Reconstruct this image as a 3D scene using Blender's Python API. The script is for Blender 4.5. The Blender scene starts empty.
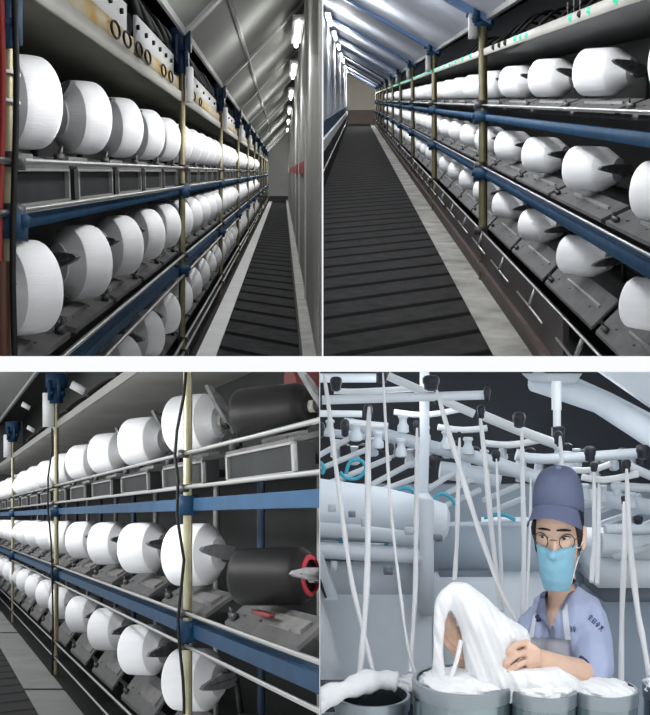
import bpy, bmesh, math, random
from mathutils import Vector, Matrix, noise
random.seed(7)
SC = bpy.context.scene
COL = SC.collection
F = 1000.0            # focal length in pixels of the 650 x 715 frame
CX, CY = 325.0, 357.5
PI = math.pi
R_ = math.radians

# ---------------------------------------------------------------- materials
MATS = {}
def mat(name, col, rough=0.5, metal=0.0, var=0.0, scale=20.0, emit=None, estr=0.0, bump=0.0, bscale=60.0, stretch=None, spec=0.5, sheen=0.0, col2=None, trans=0.0):
    if name in MATS: return MATS[name]
    m = bpy.data.materials.new(name); m.use_nodes = True
    nt = m.node_tree; b = nt.nodes['Principled BSDF']
    c = tuple(col) + (1.0,)
    b.inputs['Base Color'].default_value = c
    b.inputs['Roughness'].default_value = rough
    b.inputs['Metallic'].default_value = metal
    b.inputs['Specular IOR Level'].default_value = spec
    if sheen: b.inputs['Sheen Weight'].default_value = sheen
    if trans: b.inputs['Transmission Weight'].default_value = trans
    if var or bump:
        tc = nt.nodes.new('ShaderNodeTexCoord')
        mp = nt.nodes.new('ShaderNodeMapping')
        nt.links.new(tc.outputs['Object'], mp.inputs['Vector'])
        if stretch: mp.inputs['Scale'].default_value = stretch
    if var:
        n = nt.nodes.new('ShaderNodeTexNoise'); n.inputs['Scale'].default_value = scale; n.inputs['Detail'].default_value = 5
        nt.links.new(mp.outputs['Vector'], n.inputs['Vector'])
        rp = nt.nodes.new('ShaderNodeValToRGB')
        rp.color_ramp.elements[0].position = .3; rp.color_ramp.elements[1].position = .7
        c2 = tuple(col2) if col2 else tuple(max(0, x*(1-var)) for x in col)
        c1 = tuple(min(1, x*(1+var*.5)) for x in col) if not col2 else tuple(col)
        rp.color_ramp.elements[0].color = c2+(1,); rp.color_ramp.elements[1].color = c1+(1,)
        nt.links.new(n.outputs['Fac'], rp.inputs['Fac'])
        nt.links.new(rp.outputs['Color'], b.inputs['Base Color'])
    if bump:
        n2 = nt.nodes.new('ShaderNodeTexNoise'); n2.inputs['Scale'].default_value = bscale; n2.inputs['Detail'].default_value = 4
        nt.links.new(mp.outputs['Vector'], n2.inputs['Vector'])
        bp = nt.nodes.new('ShaderNodeBump'); bp.inputs['Strength'].default_value = bump; bp.inputs['Distance'].default_value = .01
        nt.links.new(n2.outputs['Fac'], bp.inputs['Height']); nt.links.new(bp.outputs['Normal'], b.inputs['Normal'])
    if emit:
        b.inputs['Emission Color'].default_value = tuple(emit)+(1,); b.inputs['Emission Strength'].default_value = estr
    MATS[name] = m
    return m

def slat_mat(name, c1, c2, dirx, diry, period, rough=.4, groove=.16, metal=0.0):
    """floor of narrow planks; the grooves run along (dirx, diry) of the floor's own plan"""
    if name in MATS: return MATS[name]
    m = bpy.data.materials.new(name); m.use_nodes = True
    nt = m.node_tree; b = nt.nodes['Principled BSDF']; L = nt.links
    tc = nt.nodes.new('ShaderNodeTexCoord')
    mp = nt.nodes.new('ShaderNodeMapping'); mp.inputs['Rotation'].default_value = (0, 0, -math.atan2(diry, dirx))
    L.new(tc.outputs['UV'], mp.inputs['Vector'])
    sx = nt.nodes.new('ShaderNodeSeparateXYZ'); L.new(mp.outputs['Vector'], sx.inputs[0])
    d = nt.nodes.new('ShaderNodeMath'); d.operation = 'DIVIDE'; d.inputs[1].default_value = period; L.new(sx.outputs['Y'], d.inputs[0])
    fr = nt.nodes.new('ShaderNodeMath'); fr.operation = 'FRACT'; L.new(d.outputs[0], fr.inputs[0])
    rp = nt.nodes.new('ShaderNodeValToRGB'); e = rp.color_ramp.elements
    e[0].position = 0; e[0].color = (.004,.004,.004,1); e[1].position = groove; e[1].color = (1,1,1,1)
    k = e.new(groove*.6); k.color = (.01,.01,.01,1)
    L.new(fr.outputs[0], rp.inputs['Fac'])
    n = nt.nodes.new('ShaderNodeTexNoise'); n.inputs['Scale'].default_value = 6; n.inputs['Detail'].default_value = 8; n.inputs['Roughness'].default_value = .7
    L.new(mp.outputs['Vector'], n.inputs['Vector'])
    r2 = nt.nodes.new('ShaderNodeValToRGB'); q = r2.color_ramp.elements
    q[0].position = .3; q[0].color = tuple(c2)+(1,); q[1].position = .7; q[1].color = tuple(c1)+(1,)
    L.new(n.outputs['Fac'], r2.inputs['Fac'])
    mx = nt.nodes.new('ShaderNodeMix'); mx.data_type = 'RGBA'; mx.blend_type = 'MULTIPLY'; mx.inputs['Factor'].default_value = 1
    L.new(r2.outputs['Color'], mx.inputs['A']); L.new(rp.outputs['Color'], mx.inputs['B'])
    L.new(mx.outputs['Result'], b.inputs['Base Color'])
    b.inputs['Roughness'].default_value = rough; b.inputs['Metallic'].default_value = metal; b.inputs['Specular IOR Level'].default_value = .05
    bp = nt.nodes.new('ShaderNodeBump'); bp.inputs['Strength'].default_value = .6; bp.inputs['Distance'].default_value = .01
    L.new(rp.outputs['Color'], bp.inputs['Height']); L.new(bp.outputs['Normal'], b.inputs['Normal'])
    MATS[name] = m
    return m

# ---------------------------------------------------------------- mesh helper
class MB:
    def __init__(s): s.bm = bmesh.new(); s.uv = None
    def face(s, vs):
        try: return s.bm.faces.new(vs)
        except ValueError: return None
    def hexa(s, p):
        """p: 8 points, bottom ring then top ring"""
        v = [s.bm.verts.new(q) for q in p]
        for f in ((3,2,1,0),(4,5,6,7),(0,1,5,4),(1,2,6,5),(2,3,7,6),(3,0,4,7)): s.face([v[i] for i in f])
        return s
    def box(s, c, d, M=None):
        x, y, z = c; a, b, h = d[0]/2, d[1]/2, d[2]/2
        p = [Vector((x+i*a, y+j*b, z+k*h)) for k in (-1,1) for (i,j) in ((-1,-1),(1,-1),(1,1),(-1,1))]
        if M is not None: p = [M @ q for q in p]
        return s.hexa(p)
    def tube(s, pts, r, n=8, caps=True, flat=1.0, up=None):
        pts = [Vector(p) for p in pts]
        rs = r if isinstance(r, (list, tuple)) else [r]*len(pts)
        rings = []
        prev = None
        for i, p in enumerate(pts):
            a = pts[max(0, i-1)]; b = pts[min(len(pts)-1, i+1)]
            t = (b-a).normalized()
            if prev is None:
                u = Vector(up) if up else (Vector((0,0,1)) if abs(t.z) < .9 else Vector((1,0,0)))
            else: u = prev
            x = t.cross(u)
            if x.length < 1e-6: x = t.orthogonal()
            x.normalize(); y = x.cross(t).normalized(); prev = y
            rings.append([s.bm.verts.new(p + (x*math.cos(2*PI*k/n) + y*math.sin(2*PI*k/n)*flat)*rs[i]) for k in range(n)])
        for i in range(len(rings)-1):
            for k in range(n): s.face([rings[i][k], rings[i][(k+1)%n], rings[i+1][(k+1)%n], rings[i+1][k]])
        if caps: s.face(rings[0][::-1]); s.face(rings[-1])
        return s
    def lathe(s, prof, M, n=24, closed=False):
        """prof: (t, r) along local +z of M"""
        rings = []
        for t, r in prof:
            if r < 1e-5: rings.append([s.bm.verts.new(M @ Vector((0,0,t)))])
            else: rings.append([s.bm.verts.new(M @ Vector((r*math.cos(2*PI*k/n), r*math.sin(2*PI*k/n), t))) for k in range(n)])
        for a, b in zip(rings, rings[1:]):
            for k in range(n):
                k2 = (k+1) % n
                if len(a) == 1 and len(b) == 1: continue
                if len(a) == 1: s.face([a[0], b[k2], b[k]][::-1])
                elif len(b) == 1: s.face([a[k], a[k2], b[0]])
                else: s.face([a[k], a[k2], b[k2], b[k]])
        if not closed:
            if len(rings[0]) > 1: s.face(rings[0][::-1])
            if len(rings[-1]) > 1: s.face(rings[-1])
        return s
    def loft(s, rings, caps=True, closed=True):
        vr = [[s.bm.verts.new(p) for p in r] for r in rings]
        n = len(vr[0])
        for a, b in zip(vr, vr[1:]):
            for k in range(n if closed else n-1): s.face([a[k], a[(k+1)%n], b[(k+1)%n], b[k]])
        if caps and closed: s.face(vr[0][::-1]); s.face(vr[-1])
        return s
    def prism(s, poly, ext):
        ext = Vector(ext); a = [s.bm.verts.new(Vector(p)) for p in poly]; b = [s.bm.verts.new(Vector(p)+ext) for p in poly]
        n = len(a)
        s.face(a[::-1]); s.face(b)
        for k in range(n): s.face([a[k], a[(k+1)%n], b[(k+1)%n], b[k]])
        return s
    def clip(s, planes):
        for co, no in planes:
            g = s.bm.verts[:] + s.bm.edges[:] + s.bm.faces[:]
            if not g: return s
            r = bmesh.ops.bisect_plane(s.bm, geom=g, dist=1e-6, plane_co=co, plane_no=no, clear_outer=True)
            ed = [e for e in r['geom_cut'] if isinstance(e, bmesh.types.BMEdge)]
            if ed:
                try: bmesh.ops.holes_fill(s.bm, edges=[e for e in ed if e.is_valid and len(e.link_faces) == 1], sides=0)
                except Exception: pass
        return s
    def empty(s): return len(s.bm.faces) == 0
    def bevel(s, w, seg=1, ang=40):
        ed = [e for e in s.bm.edges if len(e.link_faces) == 2 and e.calc_face_angle(0) > R_(ang)]
        bmesh.ops.bevel(s.bm, geom=ed, offset=w, segments=seg, affect='EDGES', profile=.5, clamp_overlap=True)
        return s
    def mesh(s, name, smooth=None, origin=None, uvf=None):
        bmesh.ops.recalc_face_normals(s.bm, faces=s.bm.faces[:])
        if uvf:
            lay = s.bm.loops.layers.uv.new('UVMap')
            for f in s.bm.faces:
                for l in f.loops: l[lay].uv = uvf(l.vert.co)
        if origin is not None:
            for v in s.bm.verts: v.co = origin @ v.co
        me = bpy.data.meshes.new(name)
        s.bm.to_mesh(me)
        if smooth is not None:
            if smooth >= 179:
                for p in me.polygons: p.use_smooth = True
            else:
                for p in me.polygons: p.use_smooth = True
                for e in s.bm.edges: pass
                ang = R_(smooth)
                sharp = [e.index for e in s.bm.edges]
                s.bm.edges.index_update()
                attr = me.attributes.new('sharp_edge', 'BOOLEAN', 'EDGE')
                vals = [len(e.link_faces) != 2 or e.calc_face_angle(0) > ang for e in s.bm.edges]
                attr.data.foreach_set('value', vals)
        s.bm.free()
        return me

WM = {}   # world matrices of the objects, by name
def link(o, parent=None, M=None):
    """M: world matrix"""
    COL.objects.link(o)
    M = M if M is not None else Matrix.Identity(4)
    WM[o.name] = M
    if parent is not None:
        o.parent = parent
        o.matrix_local = WM[parent.name].inverted() @ M
    else: o.matrix_world = M
    return o

def obj(name, mb, m, parent=None, room=None, smooth=30, uvf=None, M=None):
    """mb holds WORLD geometry; returns None if the room clips everything away"""
    if room is not None: mb.clip(room.planes)
    if mb.empty(): mb.bm.free(); return None
    if M is None: M = WM[parent.name] if parent is not None else centre_of(mb)
    me = mb.mesh(name, smooth, M.inverted(), uvf)
    if m is not None: me.materials.append(m)
    o = bpy.data.objects.new(name, me)
    return link(o, parent, M)

def centre_of(mb):
    lo = [min(v.co[i] for v in mb.bm.verts) for i in range(3)]; hi = [max(v.co[i] for v in mb.bm.verts) for i in range(3)]
    return Matrix.Translation(((lo[0]+hi[0])/2, (lo[1]+hi[1])/2, lo[2]))

def tag(o, label=None, cat=None, group=None, kind=None):
    if o is None: return None
    if label: o['label'] = label
    if cat: o['category'] = cat
    if group: o['group'] = group
    if kind: o['kind'] = kind
    return o

def thing(name, label, cat, M=None, group=None, kind=None):
    o = bpy.data.objects.new(name, None); o.empty_display_size = .05
    link(o, None, M if M is not None else Matrix.Identity(4))
    return tag(o, label, cat, group, kind)

def struct(name, mb, m, room=None, smooth=None, uvf=None, label=None):
    o = obj(name, mb, m, None, room, smooth, uvf, M=Matrix.Identity(4))
    if o is not None:
        o['kind'] = 'structure'
        if label: o['label'] = label; 
    return o

ORD = 'first second third fourth fifth sixth seventh eighth ninth tenth eleventh twelfth thirteenth fourteenth fifteenth sixteenth seventeenth eighteenth nineteenth twentieth twenty-first twenty-second twenty-third twenty-fourth twenty-fifth twenty-sixth twenty-seventh twenty-eighth twenty-ninth thirtieth thirty-first thirty-second'.split()

def px(x, y, Y):
    """point at depth Y that is seen at pixel (x, y)"""
    return Vector(((x-CX)/F*Y, Y, (CY-y)/F*Y))

SLAB_Y = 1.6
TOPZ = 1.3*SLAB_Y/F
BOTZ = -14.3*SLAB_Y/F
UPX = -2.4/F          # dX/dY of the upper partition wall (px 322.6)
LOX = -5.2/F          # lower partition wall (px 319.8)
PT = .0012

class Room:
    """a hall whose aisle rises or falls: along = direction of the aisle, heights are measured above/below the eye line of the aisle"""
    def __init__(s, vx, vy, planes):
        s.vx, s.vy = vx, vy
        s.ax, s.az = (vx-CX)/F, (CY-vy)/F
        s.planes = planes
        s.fwd = Vector((s.ax, 1, s.az)).normalized()
        flat = Vector((s.ax, 1, 0)).normalized()
        s.right = flat.cross(Vector((0,0,1))).normalized()
        s.up = s.right.cross(s.fwd).normalized()
        s.rot = Matrix((s.right, s.fwd, s.up)).transposed().to_4x4()
    def P(s, x, Y, h): return Vector((x + s.ax*Y, Y, h + s.az*Y))
    def frame(s, x, Y, h): return Matrix.Translation(s.P(x, Y, h)) @ s.rot
    def at(s, x, y, X=None, Y=None):
        if Y is None: Y = F*X/(x-s.vx)
        return s.P((x-s.vx)*Y/F, Y, -(y-s.vy)*Y/F)
    def bar(s, mb, x0, x1, h0, h1, Y0, Y1):
        """box section running along the aisle"""
        p = [s.P(x, Y, h) for h in (h0, h1) for (x, Y) in ((x0,Y0),(x1,Y0),(x1,Y1),(x0,Y1))]
        return mb.hexa(p)
    def sheet(s, mb, a, b, t, Y0, Y1):
        """board from section point a=(x,h) to b, thickness vector t=(dx,dh)"""
        q = [a, b, (b[0]+t[0], b[1]+t[1]), (a[0]+t[0], a[1]+t[1])]
        p = [s.P(x, Y0, h) for x, h in q] + [s.P(x, Y1, h) for x, h in q]
        return mb.hexa(p)
    def rod(s, mb, x, h, r, Y0, Y1, n=8): return mb.tube([s.P(x,Y0,h), s.P(x,Y1,h)], r, n)
    def uv(s):
        def f(co): return (co.x - s.ax*co.y, co.y)
        return f

zp = lambda z, sgn: (Vector((0,0,z)), Vector((0,0,sgn)))
def xp(k, sgn): # vertical plane through the camera, keeps the side sgn*(X - kY) < 0
    return (Vector((k*1.0 - sgn*PT, 1, 0)), Vector((1,-k,0)).normalized()*sgn)
R1 = Room(283, 172, [zp(TOPZ, -1), xp(UPX, 1)])
R2 = Room(357, 100, [zp(TOPZ, -1), xp(UPX, -1)])
R3 = Room(-74, 518, [zp(BOTZ, 1), xp(LOX, 1)])
R4P = [zp(BOTZ-.0015, 1), xp(LOX, -1)]
# ---------------------------------------------------------------- shared materials
M_yarn = mat('white yarn', (.83,.84,.86), .55, var=.05, scale=3, bump=.12, bscale=26, stretch=(1,1,9))
M_tube = mat('paper tube', (.62,.60,.55), .7)
M_black_yarn = mat('black yarn', (.009,.009,.0095), .5, bump=.1, bscale=30, spec=.22)
M_arm = mat('arm steel', (.24,.245,.25), .5, spec=.25, var=.3, scale=30)
M_hub = mat('hub plastic', (.035,.035,.037), .45)
M_plate = mat('plate grey', (.10,.10,.10), .6, spec=.15, var=.25, scale=14)
M_pad = mat('pad grey', (.165,.165,.16), .6, spec=.15, var=.2, scale=20)
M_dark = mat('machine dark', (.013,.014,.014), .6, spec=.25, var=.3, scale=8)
M_mid = mat('machine mid grey', (.05,.052,.054), .5, spec=.3, var=.3, scale=8)
M_chrome = mat('chrome rail', (.42,.43,.42), .3, .95)
M_brass = mat('brass post', (.20,.185,.11), .42, .5, var=.25, scale=12)
M_blue = mat('blue paint', (.008,.044,.10), .6, spec=.3, var=.25, scale=10)
M_blue2 = mat('deep blue paint', (.012,.035,.085), .45, var=.3, scale=14)
M_cream = mat('cream paint', (.46,.455,.42), .5, var=.08, scale=6)
M_under = mat('shelf grey', (.10,.10,.085), .6, spec=.1, var=.15, scale=3)
M_white = mat('white paint', (.80,.81,.82), .5)
M_board = mat('white board', (.93,.93,.93), .7)
M_red = mat('red cable', (.33,.03,.025), .5)
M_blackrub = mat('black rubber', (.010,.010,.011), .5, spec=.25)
M_steel = mat('frame steel', (.25,.25,.245), .45, .4)
M_glassbox = mat('box front', (.02,.022,.023), .6, spec=.12, var=.3, scale=9)
M_ceil1 = mat('grey ceiling sheet', (.36,.37,.35), .7, var=.12, scale=2.4, stretch=(1,.4,1), spec=.06)
M_rib1 = mat('ceiling rail', (.52,.53,.52), .5, spec=.2)
M_kerb = mat('pale kerb', (.66,.67,.67), .6, var=.18, scale=5)
M_green = mat('green lamp', (.02,.30,.17), .3, emit=(.03,.62,.36), estr=.75)
M_lampwhite = mat('lamp glow', (.9,.9,.9), .3, emit=(1,.98,.94), estr=6)

def bobbin_axis(d, phi):   # local axis pointing from near end to far end
    return Vector((d*math.sin(phi), math.cos(phi), 0))
def axis_matrix(e, c=Vector((0,0,0))):
    z = e.normalized(); x = Vector((0,0,1)).cross(z).normalized(); y = z.cross(x)
    M = Matrix((x, y, z)).transposed().to_4x4(); M.translation = c
    return M

def bobbin_meshes(key, r, bar, tap, d, phi, my, small=.56):
    e = bobbin_axis(d, phi); A = axis_matrix(e)
    h = bar/2; z0 = -h-tap
    b = MB(); prof = [(z0-.001, .26*r), (z0, small*r*.97), (z0+.004, small*r)]
    prof += [(z0+tap*.5, (small+.985)/2*r), (z0+tap*.93, .975*r), (-h+.006, .996*r)]
    for k in range(1, 6): prof.append((-h+.006+(bar-.012)*k/6, r*(1+.012*math.sin(PI*k/6))))
    prof += [(h-.006, .996*r), (h, .97*r), (h+.008, .90*r), (h+.012, .5*r), (h+.012, .26*r)]
    b.lathe(prof, A, 40)
    yarn = b.mesh(key+'_yarn', 24); yarn.materials.append(my)
    t = MB(); t.lathe([(z0-.018, .16*r), (z0-.018, .25*r), (h+.03, .25*r), (h+.03, .16*r), (z0-.018, .16*r)], A, 16, closed=True)
    tube = t.mesh(key+'_tube', 40); tube.materials.append(M_tube)
    return yarn, tube

def unit_meshes(key, r, L, d, phi, arm_deg, W, drop, reach, feed, arm_len=1.15, style='pad'):
    """winding unit, local to the bobbin centre: arm in front of the near end, plate sloping to the aisle"""
    e = bobbin_axis(d, phi); e2 = Vector((d*math.cos(phi), -math.sin(phi), 0)); up = Vector((0,0,1))
    c = -e*(L+.034)
    a = R_(arm_deg); u = e2*math.cos(a)+up*math.sin(a); v = up*math.cos(a)-e2*math.sin(a)
    out = []
    m = MB()
    poly = [(-.42,-.20),(-.30,.22),(.1,.25),(.55*arm_len,.22),(arm_len*.93,.09),(arm_len,-.01),(arm_len*.9,-.08),(.55*arm_len,-.16),(.25,-.22)]
    m.prism([c - e*.006 + (u*p+v*q)*r for p, q in poly], -e*.016); m.bevel(.003)
    m.prism([c - e*.022 + (u*p+v*q)*r for p, q in [(-.3,-.04),(-.3,.05),(arm_len*.8,.02),(arm_len*.8,-.02)]], -e*.006)
    me = m.mesh(key+'_arm', 30); me.materials.append(M_arm); out.append(('cradle_arm', me))
    m = MB(); m.lathe([(-.012,.18*r),(-.012,.27*r),(.012,.27*r),(.02,.2*r)], axis_matrix(-e, c), 16)
    me = m.mesh(key+'_hub', 40); me.materials.append(M_hub); out.append(('hub', me))
    m = MB()
    q0 = c - e2*.34*r - e*.012
    q1 = Vector((q0.x, q0.y, -r-.02)) - e2*.25*r
    w = e2*.11*r; t = -e*.014
    m.hexa([q1-w, q1+w, q1+w+t, q1-w+t, q0-w, q0+w, q0+w+t, q0-w+t]); m.bevel(.003)
    me = m.mesh(key+'_bracket', 30); me.materials.append(M_hub); out.append(('bracket', me))
    # plate
    m = MB(); xa, xb = -d*.5*r, d*reach
    za, zb = -r-.013, -r-.013-drop
    y0, y1 = -W/2, W/2
    m.hexa([Vector((xa,y0,za-.016)), Vector((xb,y0,zb-.016)), Vector((xb,y1,zb-.016)), Vector((xa,y1,za-.016)),
            Vector((xa,y0,za)), Vector((xb,y0,zb)), Vector((xb,y1,zb)), Vector((xa,y1,za))]); m.bevel(.004)
    for yy in (-.3, .1, .34):
        f = .62; px_ = xa+(xb-xa)*f; pz = za+(zb-za)*f
        m.lathe([(0,.008),(.005,.008),(.005,0.0)], Matrix.Translation((px_, yy*W, pz-.001)), 8)
    me = m.mesh(key+'_plate', None); me.materials.append(M_plate); out.append(('base_plate', me))
    m = MB()
    f0, f1 = (.30, .66) if style == 'pad' else (.44, .52)
    def on(f, y, dz): return Vector((xa+(xb-xa)*f, y, za+(zb-za)*f+dz))
    ya, yb = (-.42*W, .06*W) if style == 'pad' else (-.40*W, .22*W)
    m.hexa([on(f0,ya,-.002), on(f1,ya,-.002), on(f1,yb,-.002), on(f0,yb,-.002), on(f0,ya,.010), on(f1,ya,.014), on(f1,yb,.014), on(f0,yb,.010)]); m.bevel(.003)
    me = m.mesh(key+'_pad', None); me.materials.append(M_pad if style == 'pad' else M_arm); out.append(('cover_pad' if style == 'pad' else 'rest_bar', me))
    m = MB()
    m.box((0,0,0), (.02,.05*W+.02,.022), Matrix.Translation(on(.85, .42*W, .012)))
    m.tube([on(.8,.44*W,.0), on(.9,.44*W,.045)], .006, 6)
    me = m.mesh(key+'_lever', 30); me.materials.append(M_hub); out.append(('lever', me))
    if feed:
        zt, zb2 = feed
        x = d*(reach-.004)
        m = MB(); m.box((x-d*.03, 0, (zt+zb2)/2), (.05, W*1.02, zt-zb2)); 
        me = m.mesh(key+'_box', None); me.materials.append(M_glassbox); out.append(('feed_box', me))
        m = MB(); t_ = .007
        for (yy0,yy1,z0,z1) in ((-.5*W,.5*W,zt-t_,zt),(-.5*W,.5*W,zb2,zb2+t_),(-.5*W,-.5*W+t_*3,zb2,zt),(.5*W-t_*3,.5*W,zb2,zt)):
            m.box((x, (yy0+yy1)/2, (z0+z1)/2), (.014, yy1-yy0, z1-z0))
        me = m.mesh(key+'_boxframe', None); me.materials.append(M_steel); out.append(('box_frame', me))
    return out

def outside(room, p, r):
    """-1 wholly clipped away, 1 wholly kept, 0 cut"""
    st = 1
    for co, no in room.planes:
        dd = (p-co).dot(no)
        if dd > r: return -1
        if dd > -r: st = 0
    return st

def place(room, meshes, M, parent, rad, kids_of=None):
    """parts from shared meshes at world matrix M; cut ones get a mesh of their own"""
    n = 0
    for nm, me in meshes:
        cs = [M @ v.co for v in me.vertices]
        st = 1
        for co, no in room.planes:
            ds = [(p-co).dot(no) for p in cs]
            if min(ds) > -1e-4: st = -1; break
            if max(ds) > 0: st = 0
        if st == -1: continue
        if st == 0:
            b = MB(); b.bm.from_mesh(me); b.bm.transform(M)
            o = obj(nm, b, me.materials[0], parent, room, 30)
            if o is None: continue
        else:
            o = bpy.data.objects.new(nm, me); link(o, parent, M)
        n += 1
    return n

def bobbin_row(room, s, Xb, X0, hk, r, bar, tap, phi, centres, arm_deg, W, rail_h, where, tier, feed=None, black=(), arm_len=2.0, blk=(.078,.215,.03), first=0, style='pad', pr=.019):
    L = bar/2+tap
    d = -s
    h = hk
    key = where.replace(' ','_')+'_'+tier.replace(' ','_')
    ym, tm = bobbin_meshes(key, r, bar, tap, d, phi, M_yarn)
    reach = abs(Xb-X0)-2*pr-.008
    drop = max(.02, (h - r - .013) - rail_h - .006)
    um = unit_meshes(key, r, L, d, phi, arm_deg, W, drop, reach, feed, arm_len, style)
    if black:
        br, bb, bt = blk
        bm_, bt_ = bobbin_meshes(key+'_black', br, bb, bt, d, phi, M_black_yarn, small=.8)
        rb_ = MB(); rb_.lathe([(-bb/2-bt-.008, br*.56), (-bb/2-bt-.008, br*.68), (-bb/2-bt-.001, br*.72), (-bb/2-bt-.001, br*.56), (-bb/2-bt-.008, br*.56)], axis_matrix(bobbin_axis(d, phi)), 32, closed=True)
        ring_ = rb_.mesh(key+'_ring', 40); ring_.materials.append(mat('red end ring', (.38,.02,.04), .5))
        ub = unit_meshes(key+'_b', br, bb/2+bt, d, phi, arm_deg*.8, W, drop, reach, (feed[0]+r-br, feed[1]+r-br) if feed else None, arm_len*1.4)
    i = first
    for n, Y in centres:
        M = room.frame(s*Xb, Y, h - ((r-blk[0]) if n in black else 0))
        p = M.translation
        X_, Y_, Z_ = p
        if outside(room, p, r*1.6) == -1 and outside(room, p-Vector((0,0,r)), r*1.5) == -1: continue
        isb = n in black
        nth = ORD[i]; i += 1
        full = 1000*2*r/Y > 7
        lab = f"{'black' if isb else 'white'} yarn bobbin, {nth} from the front, {tier} tier, {where}"
        t = bpy.data.objects.new('yarn_bobbin', None); link(t, None, M)
        tag(t, lab, 'yarn bobbin', f"bobbins on the {tier} tier, {where}")
        k = place(room, [('yarn', bm_ if isb else ym)] + ([('tube', bt_ if isb else tm)] if full else []) + ([('end_ring', ring_)] if isb and tier != 'top' else []), M, t, r)
        if isb and k: 
            for c in t.children: c['label'] = 'black wound yarn' if c.name.startswith('yarn') else 'red ring at the roll end' if c.name.startswith('end_ring') else 'cream paper tube'
        if not k: bpy.data.objects.remove(t)
        M2 = M
        t2 = bpy.data.objects.new('winding_unit', None); link(t2, None, M2)
        tag(t2, f"cradle arm and plate under the {nth} bobbin, {tier} tier, {where}", 'winding unit', f"winding units of the {tier} tier, {where}")
        ms = ub if isb else um
        if not full: ms = [q for q in ms if q[0] in ('cradle_arm','base_plate','feed_box','box_frame','hub')]
        k = place(room, ms, M2, t2, r)
        if not k: bpy.data.objects.remove(t2)
        elif k and any(q[0]=='cover_pad' for q in ms):
            for c in t2.children:
                if c.name.startswith('cover_pad'): c['label'] = 'lighter grey pad on the plate'
                if c.name.startswith('thread_hook'): c['label'] = 'chrome thread hook'

def machine(room, s, X0, label, rails, beams, posts, shelf, back_x, floor_h, Yr, post_r, tiers_h, head, m_post, dark=None, under=None, hs=1.0, fascia=None):
    """the long frame: posts with clamps, chrome rails, blue beams, the shelf on top, decks and back panel"""
    Y0, Y1 = Yr
    mach = thing('twisting_machine', label, 'machine', Matrix.Translation(room.P(s*X0, max(Y0, 7), floor_h)))
    for k in rails:
        m = MB(); room.rod(m, s*(X0-.012), k*X0, .0075, Y0, Y1, 10)
        obj('chrome_rail', m, M_chrome, mach, room, 60)
    for k0, k1 in beams:
        m = MB(); room.bar(m, s*(X0+.012), s*(X0+.07), k0*X0, k1*X0, Y0, Y1)
        obj('blue_beam', m, M_blue, mach, room)
    for pz in posts:
        Y = pz
        m = MB(); base = room.P(s*(X0+.0), Y, floor_h); top = room.P(s*(X0+.0), Y, head[1]*X0-.03)
        m.tube([base, top], post_r, 12)
        p = obj('post', m, m_post, mach, room, 60)
        if p is None: continue
        # clamps where the beams cross
        for k0, k1 in beams:
            m = MB(); c = room.P(s*X0, Y, (k0+k1)/2*X0)
            hgt = abs(k1-k0)*X0*.62
            m.box(c, (post_r*3.9, post_r*3.9, hgt*2.5)); m.bevel(post_r*.35)
            m.box(c+Vector((-s*post_r*2.0, 0, hgt*.4)), (post_r*1.0, post_r*1.4, post_r*1.2))
            o = obj('clamp', m, M_blue, p, room)
        for k in rails:
            m = MB(); c = room.P(s*(X0-post_r*.75), Y, k*X0)
            m.box(c, (post_r*2.3, post_r*2.4, post_r*1.6)); m.bevel(post_r*.2)
            obj('rail_holder', m, M_hub, p, room)
        # head bracket
        m = MB(); z0, z1 = head[0]*X0, head[1]*X0
        hh = z1-z0
        def bx(dx0, dx1, dy, a, b):
            m.box(room.P(s*(X0+(dx0+dx1)/2), Y, z0+hh*(a+b)/2), (abs(dx1-dx0), dy, hh*(b-a)))
        pr = post_r*hs
        bx(-pr*1.6, pr*1.6, pr*3.2, 0, .5)
        bx(-pr*2.6, pr*2.8, pr*4.2, .5, .95)
        bx(-pr*1.9, -pr*.9, pr*5.0, .1, .75)
        bx(pr*.9, pr*1.9, pr*5.0, .2, .8)
        for q in (-1, 1):
            m.tube([room.P(s*(X0+q*pr*1.6), Y-pr*3, z0+hh*.3), room.P(s*(X0+q*pr*1.6), Y+pr*3, z0+hh*.3)], pr*.45, 8)
        m.bevel(post_r*.15)
        obj('head_bracket', m, M_blue2 if s<0 else M_blue, p, room)
    # shelf
    hb, ht = shelf
    m = MB(); room.bar(m, s*X0, s*(X0+.012), hb*X0, ht*X0, Y0, Y1); obj('shelf_fascia', m, fascia or M_cream, mach, room)
    m = MB(); room.bar(m, s*(X0+.012), s*back_x, hb*X0+.004, hb*X0+.018, Y0, Y1); obj('shelf_board', m, under or M_under, mach, room)
    m = MB(); room.bar(m, s*back_x, s*(back_x+.03), floor_h, ht*X0+.9, Y0, Y1); obj('back_panel', m, dark or M_dark, mach, room)
    for h in tiers_h:
        m = MB(); room.bar(m, s*(X0+.16), s*back_x, h-.03, h, Y0, Y1); obj('tier_deck', m, M_mid, mach, room)
    return mach
# ================================================================ the building: slab and partition walls between the four halls
m = MB()
m.box((0.4, (SLAB_Y+9)/2, (TOPZ+BOTZ)/2), (6.4, 9-SLAB_Y, TOPZ-BOTZ))
struct('floor_slab', m, M_board)
def partition(k, Y0, Y1, z0a, z1a, z0b, z1b, name):
    m = MB(); t = PT
    P = lambda Y, z, q: Vector((k*Y+q*t, Y, z))
    m.hexa([P(Y0,z0a,-1),P(Y0,z0a,1),P(Y1,z0b,1),P(Y1,z0b,-1),P(Y0,z1a,-1),P(Y0,z1a,1),P(Y1,z1b,1),P(Y1,z1b,-1)])
    struct(name, m, M_board)
partition(UPX, SLAB_Y, 62, TOPZ, 1.0, TOPZ, 26, 'partition_upper')
PT_keep = PT
PT = .0003
partition(LOX, SLAB_Y, 7, -1.9, BOTZ, -3.2, BOTZ, 'partition_lower')
PT = PT_keep

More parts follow.
